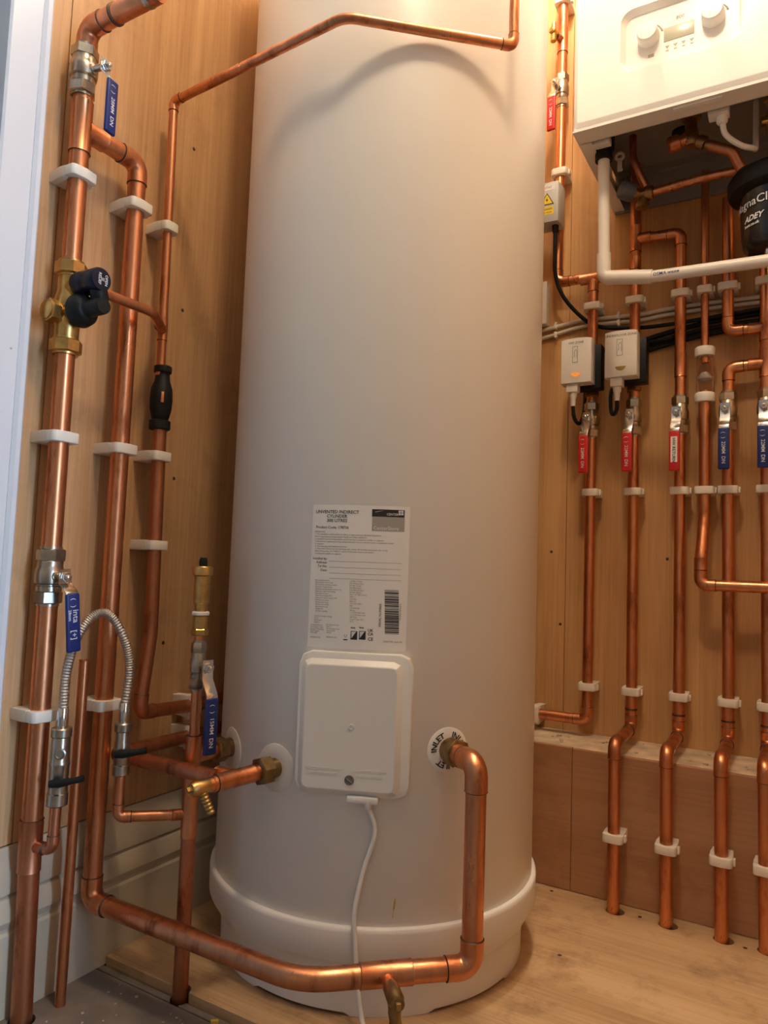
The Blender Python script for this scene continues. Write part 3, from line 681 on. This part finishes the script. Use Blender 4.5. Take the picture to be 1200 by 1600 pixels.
t = thing('copper_pipe', 'loose thin copper tube with open top leaning in front of skirting', 'pipe', (.052, -.91, -.013))
MB().sweep([(.052, -.910, -.013), (.052, -.907, .468)], r15).lathe((.052, -.907, .468), Z, [(r15, -.001), (r15*1.05, .001), (r15*.8, .0012), (r15*.8, -.004)], 18).out('tube', 'copper', t)
# clips
for y, r_, tab in [(Y1, r28, [(1.180, 'on the thick pipe just under the top tee'), (.789, 'on the thick pipe under the brass control valve'), (.397, 'on the thick pipe beside the braided hose')]),
                   (Y2, r28, [(1.182, 'on the second wall pipe, highest of three'), (.789, 'on the second wall pipe, level with the tundish outlet'), (.396, 'on the second wall pipe, framed by the braided hose')]),
                   (-.788, r15, [(1.178, 'around the thin pipe above the branch from control valve')]),
                   (Y3+.004, r22, [(.789, 'on the discharge pipe right under the black tundish')]), (Y3+.008, r22, [(.642, 'on the discharge pipe, lower of the two below tundish')])]:
    for z, txt in tab: clip((LX, y, z), r_, 'white plastic pipe clip ' + txt, 'pipe clips on the left wall')
clip((LX, -.672, .3665), r22, 'white plastic pipe clip on level discharge pipe behind the small blue valve', 'pipe clips on the left wall', axis='y')
clip((LX, -.672, .3145), r22, 'white plastic pipe clip on the low coil pipe behind upright vent pipe', 'pipe clips on the left wall', axis='y')
MB().box((.262, -.822, -.010), (.011, .006, .005), Matrix.Rotation(.6, 3, 'Z'), .001).out('crumb', 'ochre', fe)
b = MB()
for k in range(60):
    s = random.uniform(.0006, .002); b.box((random.uniform(.065, .34), random.uniform(-1.0, -.83), -.0128+s*.3), (s*2, s*1.4, s), Matrix.Rotation(random.random()*3, 3, 'Z'), 0)
o = b.out('dust', 'crumb', fe, 0); o['kind'] = 'stuff'
#%%RIGHT
# ------------------------------------------------------------------ pipework on the back wall
BY = -.038; LY = -.193
def up(name, label, x, z0, z1, r=r22, mat='copper'):
    t = thing('copper_pipe', label, 'pipe', (x, BY, z0)); MB().sweep([(x, BY, z0), (x, BY, z1)], r).out('pipe', mat, t); return t
x0 = .484
t = up('', 'copper pipe with little brass cock, running up beside the boiler', x0, 1.775, CEIL)
tee(t, (x0, BY, 1.865), Z, (-.3, -1, 0), r22, r15, 'copper', .03)
dk = V((-.3, -1, 0)).normalized()
t2 = thing('drain_cock', 'little brass drain cock on the pipe beside the boiler', 'drain cock', V((x0, BY, 1.865))+dk*.03)
MB().lathe(V((x0, BY, 1.868))+dk*.024, dk, [(.006, 0), (.0078, .003), (.0078, .022), (.005, .025)], 16).out('body', 'brass', t2)
MB().lathe(V((x0, BY, 1.868))+dk*.038, (0, 0, 1), [(.006, -.024), (.0072, -.022), (.0055, .0), (.0072, .008), (.004, .022)], 14).out('spout', 'brass', t2)
lever_valve((x0, BY, 1.742), r22*.95, 'r', 'lever valve with red handle between the cylinder and the boiler', (-.15, -1, 0), .040, '22MM')
t = thing('copper_pipe', 'copper pipe behind the grey warning box, teeing across at the bottom', 'pipe', (x0, BY, 1.28))
run(t, [(x0, BY, 1.712), (x0-.002, BY, 1.283), (.642, BY, 1.278)], r22)
tee(t, (.563, BY, 1.279), X, (0, 0, -1), r22, r22, 'copper', .029)
X1, X2, X3, X4, X5, X6 = .563, .653, .745, .792, .835, .903
t = up('', 'copper pipe from the tee down into the smaller zone actuator', X1, 1.06, 1.262)
t = thing('copper_pipe', 'copper pipe under the smaller zone actuator, turning behind the cylinder', 'pipe', (X1, BY, .31))
run(t, [(X1, BY, .928), (X1-.001, BY, .310), (.40, BY, .309)], r22)
t = up('', 'copper pipe from boiler down into the underfloor zone actuator', X2, 1.06, 1.5195)
tee(t, (X2, BY, 1.350), Z, X, r22, r22, 'copper', .029); coupling(t, (X2, BY, 1.295), Z, r22, .03)
LABEL = {X2: 'copper pipe under the underfloor zone actuator, stepping over the ledge to floor', X3: 'copper pipe under the red valve with white sticker, stepping over ledge',
         X5: 'copper pipe under the first blue handled valve, stepping over the ledge', X6: 'copper pipe under the blue valve furthest from cylinder, stepping over ledge'}
for x, zf in ((X2, .928), (X3, .926), (X5, .924), (X6, .924)):
    t = thing('copper_pipe', LABEL[x], 'pipe', (x, LY, 0))
    run(t, [(x, BY, zf), (x, BY, .306), (x+.001, LY, .304), (x+.002, LY, -.034)], r22, 'copper', 'copper_dull' if x in (X2,) else 'copper')
    coupling(t, (x, BY, .345), Z, r22, .004, 'solder', 'solder_ring')
t = thing('copper_pipe', 'copper pipe elbowed off the boiler pipe down to valve with white sticker', 'pipe', (X3, BY, 1.0))
run(t, [(X2+.02, BY, 1.350), (X3, BY, 1.345), (X3, BY, .99)], r22); coupling(t, (X3, BY, 1.06), Z, r22, .05)
# discharge pipe with clear tundish
t = up('', 'thin copper pipe from under the boiler into the clear tundish', X4, 1.06, 1.47, r15)
t = thing('clear_tundish', 'clear plastic tundish with two ribbed white nuts', 'tundish', (X4, BY, .975)); P = V((X4, BY, 0))
for z in (1.073, .978):
    b = MB(); b.lathe(P, Z, [(.0185, z), (.0195, z+.002), (.0195, z+.017), (.0180, z+.019), (.008, z+.019)], 28)
    b.out('nut', 'white_plastic', t)
MB().lathe(P, Z, [(.0162, .990), (.0168, 1.006), (.0168, 1.03), (.0155, 1.036), (.0155, 1.080), (.0142, 1.080), (.0142, 1.036), (.0150, 1.03), (.0150, .99)], 28, False).out('clear_body', 'clear', t)
MB().lathe(P, Z, [(.006, 1.022), (.0138, 1.026), (.0138, 1.030), (.006, 1.040)], 20).out('inner_ring', 'grey_box', t)
MB().lathe(P, Z, [(.0085, .985), (.0085, 1.003), (.0070, 1.003), (.0070, .985)], 18, False).out('inner_pipe', 'copper', t)
t = thing('copper_pipe', 'copper pipe under the clear tundish, turning sideways in front of its neighbours', 'pipe', (X4, BY, .60))
run(t, [(X4, BY, .985), (X4, BY, .745, .06), (X4-.003, -.068, .66, .06), (X4-.004, -.070, .607), (1.15, -.070, .607)], r22); coupling(t, (X4-.0035, -.069, .648), Z, r22, .024)
t = thing('copper_pipe', 'copper pipe from black filter elbowed across to the last upright', 'pipe', (X5, BY, 1.12))
run(t, [(X5, BY, 1.40), (X5, BY, 1.120), (X6-.018, BY, 1.120)], r22)
t = thing('copper_pipe', 'copper pipe elbowed from last upright down to the first blue valve', 'pipe', (X5, BY, 1.0))
run(t, [(X6-.018, BY, 1.047), (X5+.001, BY, 1.045), (X5+.001, BY, .99)], r22)
t = up('', 'copper upright with two tees, furthest from the cylinder', X6, .985, 1.30)
tee(t, (X6, BY, 1.120), Z, -X, r22, r22, 'copper', .028); tee(t, (X6, BY, 1.047), Z, -X, r22, r22, 'copper', .028)
FD = (-.06, -1, 0)
lever_valve((X1, BY, .957), r22*.95, 'r', 'red handled lever valve under the smaller zone actuator', FD, .040, '22MM')
lever_valve((X2, BY, .957), r22*.95, 'r', 'red handled lever valve under the underfloor zone actuator', FD, .040, '22MM')
lever_valve((X3, BY, .955), r22, 'r', 'lever valve whose red handle carries a white sticker', FD, .040, '22MM', sticker='HW RETURN')
lever_valve((X5, BY, .955), r22, 'b', 'blue handled lever valve next to the clear tundish pipe', FD, .040, '22MM')
lever_valve((X6, BY, .955), r22, 'b', 'blue handled lever valve under the upright with two tees', FD, .040, '22MM')
# motorised zone valves
def actuator(x, zc, name, lens, label, xo):
    t = thing('zone_actuator', label, 'actuator', (x, BY, zc))
    MB().lathe((x, BY, zc), Z, [(.0125, -.058), (.0125, -.05), (.016, -.045), (.016, -.02), (.0125, -.015), (.0125, .01)], 20).hexa((x, BY, zc), Z, -.062, -.048, .0165).out('valve_body', 'brass_dull', t)
    MB().sweep([(x, BY, .993), (x, BY, zc-.05)], r22).out('pipe', 'copper', t)
    c = V((x+xo, BY, zc))
    MB().box(c+V((.0105, -.030, -.006)), (.068, .030, .096), None, .002).out('base', 'black', t)
    w2, h2 = .0325, .0475
    poly = [(-w2, -h2), (w2, -h2), (w2, h2)] + [(w2-2*w2*k/8, h2+.0022*math.sin(math.pi*k/8)) for k in range(1, 8)] + [(-w2, h2)]
    cvr = MB().prism(poly, c+V((0, -.046, 0)), X, Z, V((0, -1, 0)), 0, .034, .003).out('cover', 'white_plastic', t)
    f = c + V((0, -.0803, 0))
    b = MB(); b.mapped(textmesh(name, .0066, 'CENTER', .00006), plane_map(f+Z*.0375, X, Z))
    for a, bb, ww, hh in ((-.0055, .014, .0007, .034), (.0055, .014, .0007, .034), (0, .031, .0117, .0007), (0, -.003, .0117, .0007)):
        b.box(f+V((a-.002, 0, bb)), (ww, .0003, hh), None, 0)
    b.sweep(spline([f+V((-.0055, 0, .008)), f+V((-.003, 0, .012)), f+V((-.004, 0, .02)), f+V((.001, 0, .024)), f+V((.0015, 0, .006))], 5), .0004, 6)
    b.out('print', 'grey_ink', cvr, 0)
    poly = [(.0105*math.cos(math.pi+math.pi*k/10), .0085*math.sin(math.pi+math.pi*k/10)) for k in range(11)]
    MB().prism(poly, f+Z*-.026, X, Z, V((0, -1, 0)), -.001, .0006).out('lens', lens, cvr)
    g = c+V((-.010, -.062, -.0475))
    MB().box(g+Z*-.0085, (.024, .024, .017), None, .001).out('gland_block', 'white_plastic', t)
    MB().lathe(g+Z*-.016, (0, 0, -1), [(.0085, 0), (.0085, .010), (.0065, .013), (.0050, .030), (.0042, .030)], 14).out('gland', 'white_plastic', t)
    return t, g
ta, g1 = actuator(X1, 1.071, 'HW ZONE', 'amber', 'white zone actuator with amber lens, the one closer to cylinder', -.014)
tb, g2 = actuator(X2, 1.075, 'UNDERFLOOR ZONE', 'olive', 'white zone actuator for underfloor zone with dark olive lens', -.012)
MB().sweep(spline([g1+Z*-.044, g1+V((.001, .004, -.066)), g1+V((.004, .020, -.078)), g1+V((.004, .050, -.070)), g1+V((.003, .082, -.03)), g1+V((.004, .090, .03)), g1+V((.02, .091, .08)), g1+V((.06, .091, .105))], 8), .0040, 10).out('lead', 'black', ta)
MB().sweep(spline([g2+Z*-.044, g2+V((-.001, .003, -.062)), g2+V((-.008, .010, -.072)), g2+V((-.016, .018, -.062)), g2+V((-.019, .030, -.020)), g2+V((-.018, .068, .012)), g2+V((-.012, .0805, .05)), g2+V((.02, .0805, .09)), g2+V((.10, .0805, .100))], 8), .0040, 10).out('lead', 'black', tb)
# clips in rows
ORD = {X1: 'on the pipe of the smaller zone actuator', X2: 'on the pipe of the underfloor zone actuator', X3: 'on the pipe of the white sticker valve', X4: 'on the clear tundish pipe', X5: 'on the pipe of the first blue valve', X6: 'on the pipe of the last blue valve'}
for x in (X1, X2, X3, X4, X5, X6):
    if x == X4: clip((x, BY, 1.213), r15, 'small beige pipe clip on thin pipe above the clear tundish', 'upper pipe clips on the back wall', 'back')
    else: clip((x, BY, 1.212), r22, 'beige pipe clip above the valves ' + ORD[x], 'upper pipe clips on the back wall', 'back')
    clip((x, BY, .797), r22, 'beige pipe clip just under the handles ' + ORD[x], 'middle pipe clips on the back wall', 'back')
    if x != X4: clip((x, BY, .381), r22, 'beige pipe clip a little above the ledge ' + ORD[x], 'lower pipe clips on the back wall', 'back')
    if x not in (X1, X4): clip((x+.0015, LY, .134), r22, 'beige pipe clip below the ledge ' + ORD[x], 'pipe clips on the ledge front', 'back')
clip((x0, BY, 1.962), r22, 'pipe clip above the little brass cock beside the boiler', 'clips on the pipe beside the boiler', 'back')
clip((x0, BY, 1.541), r22, 'pipe clip right above the grey warning box', 'clips on the pipe beside the boiler', 'back')
clip((.452, BY, .3095), r22, 'beige pipe clip on the level pipe next to the cylinder', 'lower pipe clips on the back wall', 'back', 'x')
# grey wiring box with warning sticker
t = thing('wiring_box', 'grey wiring box with yellow electrical warning sticker', 'wiring box', (.455, -.075, 1.40))
MB().box((.457, -.078, 1.444), (.088, .046, .094), None, .003).out('box', 'grey_box', t)
MB().box((.457, -.1015, 1.444), (.086, .004, .092), None, .0012).out('lid', 'grey_box', t)
b = MB(); b.box((.457, -.1037, 1.478), (.070, .0003, .013), None, 0); b.out('paper_strip', 'paper', t, 0)
b = MB(); tri = [(-.016, 0), (.016, 0), (0, .028)]
b.prism(tri, (.4745, -.1036, 1.438), X, Z, V((0, -1, 0)), 0, .0004, mat=1); b.prism([(x*.8, z*.8+.002) for x, z in tri], (.4745, -.1040, 1.438), X, Z, V((0, -1, 0)), 0, .0003, mat=0)
b.prism([(.001, .016), (-.003, .008), (.0, .008), (-.001, .003), (.003, .010), (.0, .010)], (.4745, -.1043, 1.440), X, Z, V((0, -1, 0)), 0, .0002, mat=1)
b.box((.4745, -.1037, 1.4245), (.030, .0003, .018), None, 0); b.mapped(textmesh('DANGER', .0062, 'CENTER', .0001), plane_map((.4745, -.1040, 1.426), X, Z), 1); b.mapped(textmesh('230 VOLTS', .0045, 'CENTER', .0001), plane_map((.4745, -.1040, 1.4185), X, Z), 1)
b.out('warning_sticker', ['yellow', 'ink'], t, 0)
b = MB(); b.mapped(textmesh('PIPE STAT', .007, 'CENTER'), plane_map((.470, -.1040, 1.4755), X, Z)); b.out('print', 'grey_ink', t, 0, False)
MB().lathe((.488, -.082, 1.397), (0, 0, -1), [(.0075, 0), (.007, .012), (.0045, .018)], 14).out('gland', 'black', t)
# wall cables
t = thing('black_cable', 'black flex curving from grey warning box behind the zone actuators', 'cable', (.49, -.08, 1.38))
MB().sweep(spline([(.488, -.082, 1.385), (.4875, -.080, 1.34), (.485, -.066, 1.29), (.498, -.050, 1.245), (.530, -.024, 1.203), (.565, -.018, 1.176), (.62, -.018, 1.163), (.72, -.019, 1.157), (.95, -.019, 1.167), (1.2, -.019, 1.17)], 8), .0044, 10).out('flex', 'black', t)
for i, dz in enumerate((0, -.0185)):
    t = thing('white_cable', ['upper beige cable clipped level along the back wall', 'lower beige cable clipped level along the back wall'][i], 'cable', (.43, -.006, 1.18+dz))
    MB().sweep(spline([(.40, -.006, 1.181+dz), (.455, -.006, 1.188+dz), (.53, -.006, 1.197+dz*.8), (.605, -.006, 1.194+dz*.7), (.66, -.006, 1.192+dz*.7), (.71, -.006, 1.1955+dz*.7), (.80, -.006, 1.1965+dz*.65), (.90, -.006, 1.194+dz*.65), (1.2, -.006, 1.19+dz)], 8), .0046, 10).out('flex', 'cable', t)
for x, z, txt in ((.470, 1.1905, 'next to the cylinder edge'), (.470, 1.172, 'on the lower cable, next to cylinder edge'), (.612, 1.1945, 'between the two zone actuators'), (.612, 1.181, 'on the lower cable, between zone actuators')):
    t = thing('cable_clip', 'little white cable clip ' + txt, 'cable clip', (x, -.006, z)); MB().box((x, -.0065, z), (.007, .0125, .0115), None, .002).out('saddle', 'white_plastic', t); MB().lathe((x+.001, -.006, z+(-.0065 if 'lower' in txt else .0065)), (0, -1, 0), [(.003, -.005), (.003, .006), (.002, .007)], 10).out('nail_boss', 'white_plastic', t)
for k, (dz, r_) in enumerate(((-.012, .0052), (-.026, .0048), (-.038, .0046))):
    t = thing('black_cable', ['thick black cable behind the pipes, uppermost of the bundle', 'black cable behind the pipes, middle of the bundle', 'black cable behind the pipes, lowest of the bundle'][k], 'cable', (.66, -.008, 1.16+dz))
    MB().sweep(spline([(.655, -.009, 1.140+dz), (.70, -.008, 1.152+dz), (.78, -.008, 1.165+dz), (.86, -.008, 1.170+dz), (1.0, -.008, 1.170+dz), (1.2, -.008, 1.166+dz)], 8), r_, 10).out('flex', 'black', t)
t = thing('switch_plate', 'white backbox on the wall peeping out behind the cylinder', 'switch', (.41, -.015, 1.24))
MB().box((.410, -.010, 1.2455), (.084, .020, .100), None, .002).out('backbox', 'white_plastic', t); MB().box((.410, -.0235, 1.2455), (.086, .007, .102), None, .002).out('plate', 'white_plastic', t)
# condensate pipe
t = thing('condensate_pipe', 'white plastic waste pipe dropping from the boiler and running sideways', 'pipe', (.637, -.25, 1.19))
CYp = -.250; rp = .0110
MB().sweep([(.634, CYp, 1.43), (.637, CYp, 1.21)], rp).out('pipe', 'pvc', t); MB().sweep([(.71, CYp, 1.1745), (1.15, CYp, 1.163)], rp).out('pipe', 'pvc', t)
MB().sweep(fillet([(.6365, CYp, 1.235), (.637, CYp, 1.188), (.725, CYp, 1.1742)], .012), rp*1.2, 20).out('elbow', 'pvc', t)
b = MB(); b.mapped(textmesh('OSMA waste', .0085, 'LEFT', .0001), lambda c: V((.728+c.x, CYp-(rp+.0004)*math.cos(.25+c.y/rp-.5), 1.174+(rp+.0004)*math.sin(.25+c.y/rp-.5)))); b.out('print', 'blue', t, 0, False)
#%%BOILER
# ------------------------------------------------------------------ boiler
BX0, BX1, BF, BZ0, BZ1 = .597, 1.04, -.345, 1.436, 2.16
bo = thing('boiler', 'white wall hung boiler with recessed control panel', 'boiler', (BX0, 0, BZ0))
def ring_box(b, x0, x1, y0, y1, z0, z1, t, mat=0):
    b.box(((x0+x1)/2, y0+t/2, (z0+z1)/2), (x1-x0, t, z1-z0), None, 0, mat=mat); b.box(((x0+x1)/2, y1-t/2, (z0+z1)/2), (x1-x0, t, z1-z0), None, 0, mat=mat)
    b.box((x0+t/2, (y0+y1)/2, (z0+z1)/2), (t, y1-y0, z1-z0), None, 0, mat=mat); b.box((x1-t/2, (y0+y1)/2, (z0+z1)/2), (t, y1-y0, z1-z0), None, 0, mat=mat)
# front casing with an opening for the panel
PX0, PX1, PZ0, PZ1 = .684, .884, 1.522, 1.640
def rr(cx, cz, w, h, c, n=6):
    o = []
    for sx, sz, a0 in ((1, -1, -90), (1, 1, 0), (-1, 1, 90), (-1, -1, 180)):
        for k in range(n+1):
            a = R(a0+90*k/n); o.append((cx+sx*(w-c)+c*math.cos(a), cz+sz*(h-c)+c*math.sin(a)))
    return o
pc = ((PX0+PX1)/2, (PZ0+PZ1)/2); pw, ph = (PX1-PX0)/2, (PZ1-PZ0)/2
b = MB(); D = V((0, -1, 0))
n6 = 7*4
inn = rr(*pc, pw, ph, .024); inn2 = rr(pc[0], pc[1], pw-.007, ph-.007, .019)
# outer loop sampled radially around the opening, with rounded casing corners
outl = rr((BX0+BX1)/2, (BZ0+BZ1)/2, (BX1-BX0)/2-.010, (BZ1-BZ0)/2-.014, .004); outb = rr((BX0+BX1)/2, (BZ0+BZ1)/2, (BX1-BX0)/2, (BZ1-BZ0)/2, .008)
def loop(pts, y): return [b.bm.verts.new((x, y, z)) for x, z in pts]
L0 = loop(outb, -.02); L1 = loop(outb, BF+.018); Lm = loop([(a[0]*.3+c[0]*.7, a[1]*.3+c[1]*.7) for a, c in zip(outl, outb)], BF+.0052); L2 = loop(outl, BF); L2b = loop([(x+(pc[0]-x)*.02, z+(pc[1]-z)*.02) for x, z in outl], BF); L3b = loop(rr(*pc, pw+.003, ph+.003, .026), BF); L3 = loop(inn, BF); L4 = loop(inn, BF+.002); L5 = loop(inn2, BF+.012)
for A, B_ in ((L0, L1), (L1, Lm), (Lm, L2), (L2, L2b), (L2b, L3b), (L3b, L3), (L3, L4), (L4, L5)):
    for k in range(len(A)):
        q = (k+1) % len(A)
        if (A is L0) and outb[k][1] < BZ0+.001 and outb[q][1] < BZ0+.001: continue
        b.bm.faces.new((A[k], A[q], B_[q], B_[k]))
b.out('casing', 'boiler', bo, 30)
pn = MB().prism(inn2, (0, BF+.0125, 0), X, Z, V((0, 1, 0)), -.0004, .004).out('control_panel', 'boiler', bo, 30)
b = MB(); b.box(((BX0+BX1)/2, BF+.0235, BZ0+.0015), (BX1-BX0-.003, .043, .003), None, 0); b.box((BX0+.0135, -.1515, BZ0+.0015), (.024, .299, .003), None, 0); b.box((BX1-.0135, -.1515, BZ0+.0015), (.024, .299, .003), None, 0)
ring_box(b, BX0+.003, BX1-.003, BF+.004, -.004, BZ0+.003, BZ0+.07, .0015); b.box(((BX0+BX1)/2, BF+.0445, BZ0+.02), (BX1-BX0-.008, .0015, .04), None, 0)
b.out('bottom_lip', 'boiler_lip', bo, 0)
MB().box(((BX0+BX1)/2, -.16, BZ0+.085), (BX1-BX0-.01, .30, .004), None, 0).box(((BX0+BX1)/2, -.006, BZ0+.04), (BX1-BX0-.01, .004, .09), None, 0).out('chassis', 'boiler_dark', bo, 0)
MB().box(((BX0+BX1)/2, -.01, (BZ0+BZ1)/2+.03), (BX1-BX0-.03, .018, BZ1-BZ0-.08), None, 0).out('back_plate', 'boiler_dark', bo, 0)
for kx in (.731, .837):
    kb = MB().lathe((kx, BF+.013, 1.583), D, [(.019, 0), (.0185, .012), (.0175, .021), (.0160, .0235), (.0001, .024)], 32).out('knob', 'boiler', pn)
    MB().sweep([V((kx+.0235*math.cos(R(a)), BF+.0118, 1.583+.0235*math.sin(R(a)))) for a in range(15, 100, 8)], [.0004+.0012*k/10 for k in range(11)][::-1], 8).out('dial_mark', 'label_grey', pn)
MB().box((.7815, BF+.0122, 1.5785), (.050, .002, .0255), None, .0004).out('display', 'lcd', pn)
b = MB()
for k in range(4):
    b.prism([(-.0035, .002), (.0035, .002), (0, -.0035)], (.762+k*.0135, BF+.0119, 1.5555), X, Z, D, -.0003, .0003); b.box((.762+k*.0135, BF+.0119, 1.5485), (.005, .0006, .0016), None, 0)
b.out('buttons', 'label_grey', pn, 0)
b = MB(); b.mapped(textmesh('800', .0095, 'CENTER', .0001), plane_map((.7835, BF+.0117, 1.6015), X, Z)); b.out('print', 'label_grey', pn, 0, False)
MB().box((.735, BF+.0118, 1.548), (.010, .0006, .0055), None, 0).out('badge', 'label_grey', pn, 0)
MB().box((.812, BF+.014, BZ0-.0012), (.078, .012, .0030), None, .001).out('flap_catch', 'boiler_lip', bo)
MB().lathe((.634, CYp, 1.430), Z, [(.0165, -.008), (.0165, .012), (.020, .014), (.020, .04)], 20).out('condensate_socket', 'black', bo)
MB().box((.636, -.278, 1.4435), (.034, .020, .014), None, .002).out('corner_bracket', 'boiler_lip', bo)
MB().box((.84, -.275, 1.447), (.034, .026, .022), None, .002).lathe((.845, -.272, 1.437), (0, 0, -1), [(.0095, 0), (.0095, .010), (.0065, .014)], 14).out('cable_entry', 'boiler_lip', bo)
MB().sweep(spline([(.845, -.272, 1.43), (.850, -.262, 1.408), (.872, -.245, 1.392), (.891, -.228, 1.390), (.894, -.205, 1.402), (.893, -.17, 1.45), (.893, -.16, 1.52)], 8), .0050, 10).out('mains_lead', 'white_plastic', bo)
for x, y in ((.70, -.2), (.93, -.235), (.76, -.12)):
    MB().lathe((x, y, 1.519), (0, 0, -1), [(.022, 0), (.022, .006), (.016, .008)], 20).out('blanking_cap', 'black', bo)
MB().box((.70, -.245, 1.516), (.10, .05, .006), None, .001).out('data_plate', 'boiler_lip', bo, 0)
# valves and pipes under it
t = thing('isolating_valve', 'brass valve with copper tail hanging under the boiler', 'valve', (.785, -.2, 1.45))
MB().lathe((.785, -.2, 1.52), (0, 0, -1), [(.013, 0), (.013, .015), (.010, .018), (.011, .05), (.014, .055), (.014, .075), (.010, .082)], 20).hexa((.785, -.2, 1.505), (0, 0, -1), 0, .016, .0185).out('body', 'brass_dull', t)
MB().lathe((.785, -.2, 1.455), (-1, -.15, -.25), [(.011, 0), (.012, .020), (.0155, .022), (.0155, .040), (.010, .043)], 20).out('cap', 'copper_dull', t)
MB().lathe((.785, -.2, 1.452), (.85, .1, -.5), [(.010, 0), (.010, .014), (.013, .015), (.013, .028), (.0085, .030), (.0085, .045)], 16).out('tail', 'brass_dull', t)
t = thing('copper_pipe', 'short bent copper tail curving down beside the black filter', 'pipe', (.83, -.19, 1.41))
run(t, [(.815, -.196, 1.434), (.855, -.19, 1.414, .02), (.870, -.18, 1.382)], r22*.9, 'copper_dull')
t = thing('isolating_valve', 'second brass boiler valve above the black filter', 'valve', (.925, -.2, 1.44))
MB().lathe((.925, -.2, 1.52), (0, 0, -1), [(.013, 0), (.013, .02), (.011, .022), (.011, .05), (.015, .055), (.015, .09), (.010, .10)], 20).out('body', 'brass', t)
MB().hexa((.925, -.2, 1.50), (0, 0, -1), 0, .016, .018).out('nut', 'brass', t); MB().lathe((.925, -.2, 1.448), (-1, -.2, 0), [(.009, .008), (.009, .022), (.006, .024)], 14).out('cap', 'brass', t)
t = thing('filling_tap', 'blue grey capped tap under the boiler corner', 'tap', (.665, -.15, 1.40))
MB().lathe((.678, -.13, 1.400), (-.75, -.55, .22), [(.011, 0), (.012, .012), (.0175, .014), (.0185, .018), (.0180, .040), (.0155, .043), (.0001, .0435)], 24, True, [0, 0, 1, 1, 1, 1]).out('cap', ['brass_dull', 'bluegrey'], t)
MB().lathe((.684, -.13, 1.40), X, [(.0105, -.012), (.0125, -.008), (.0125, .006), (.0145, .007), (.0145, .020), (.011, .022)], 18).lathe((.684, -.13, 1.40), (0, 0, -1), [(.010, -.01), (.010, .018), (.013, .019), (.013, .028), (.009, .030)], 18).out('body', 'brass_dull', t)
t = thing('copper_pipe', 'level copper pipe from the capped tap towards the black filter', 'pipe', (.70, -.13, 1.40))
run(t, [(.698, -.13, 1.400), (.80, -.14, 1.402, .2), (.855, -.15, 1.396, .05), (.90, -.15, 1.394)], .0085, 'copper')
t = thing('copper_pipe', 'bent copper tail from boiler down into the capped tap', 'pipe', (.68, -.13, 1.41))
run(t, [(.668, -.15, 1.53), (.668, -.15, 1.47, .05), (.690, -.13, 1.415)], r15, 'copper_dull')
t = thing('filling_key', 'small white ring headed key hanging under the boiler', 'key', (.642, -.15, 1.46))
MB().sweep([V((.642+.0075*math.cos(k*math.pi/10), -.15, 1.482+.0075*math.sin(k*math.pi/10))) for k in range(21)], .0032, 8, False).out('ring', 'white_plastic', t)
MB().box((.642, -.15, 1.462), (.009, .006, .024), None, .001).box((.645, -.15, 1.453), (.006, .005, .005), None, .001).out('shank', 'white_plastic', t)
# magnetic filter
t = thing('magnetic_filter', 'black cylindrical magnetic filter with white lettering under the boiler', 'filter', (.925, -.17, 1.21)); FX, FY = .926, -.170; P = V((FX, FY, 0))
bd = MB().lathe(P, Z, [(.020, 1.214), (.046, 1.217), (.055, 1.226), (.058, 1.245), (.0605, 1.315), (.062, 1.33)], 48).out('canister', 'black_gloss', t)
MB().lathe(P, Z, [(.060, 1.318), (.078, 1.326), (.081, 1.332), (.081, 1.350), (.076, 1.358), (.060, 1.368), (.03, 1.374)], 48).out('lid_ring', 'black', t)
MB().lathe(P, Z, [(.009, 1.196), (.011, 1.198), (.011, 1.212), (.016, 1.216)], 16).out('drain_knob', 'black', t); MB().lathe(P-V((.012, .02, 0)), Z, [(.006, 1.204), (.007, 1.206), (.007, 1.217)], 12).out('bleed_screw', 'steel', t)
MB().sweep([(FX, FY+.05, 1.295), (FX, -.052, 1.295)], .0125).out('port', 'black', t)
b = MB()
def wrap(txt, s, z, a0, mat=0, bold=.0002, slant=0):
    me = textmesh(txt, s, 'CENTER', bold)
    b.mapped(me, lambda c: V((FX+(.0592+.0014*(z-1.245)/.07+.0012)*math.cos(R(a0)+(c.x+c.y*slant)/.060), FY+(.0592+.0014*(z-1.245)/.07+.0012)*math.sin(R(a0)+(c.x+c.y*slant)/.060), z+c.y)), mat)
wrap('MagnaClean', .0215, 1.289, -122); wrap('ADEY', .0145, 1.262, -127, bold=.0005, slant=.25); wrap('best.co.uk', .0075, 1.2525, -130)
b.out('print', 'white_ink', bd, 0, False)
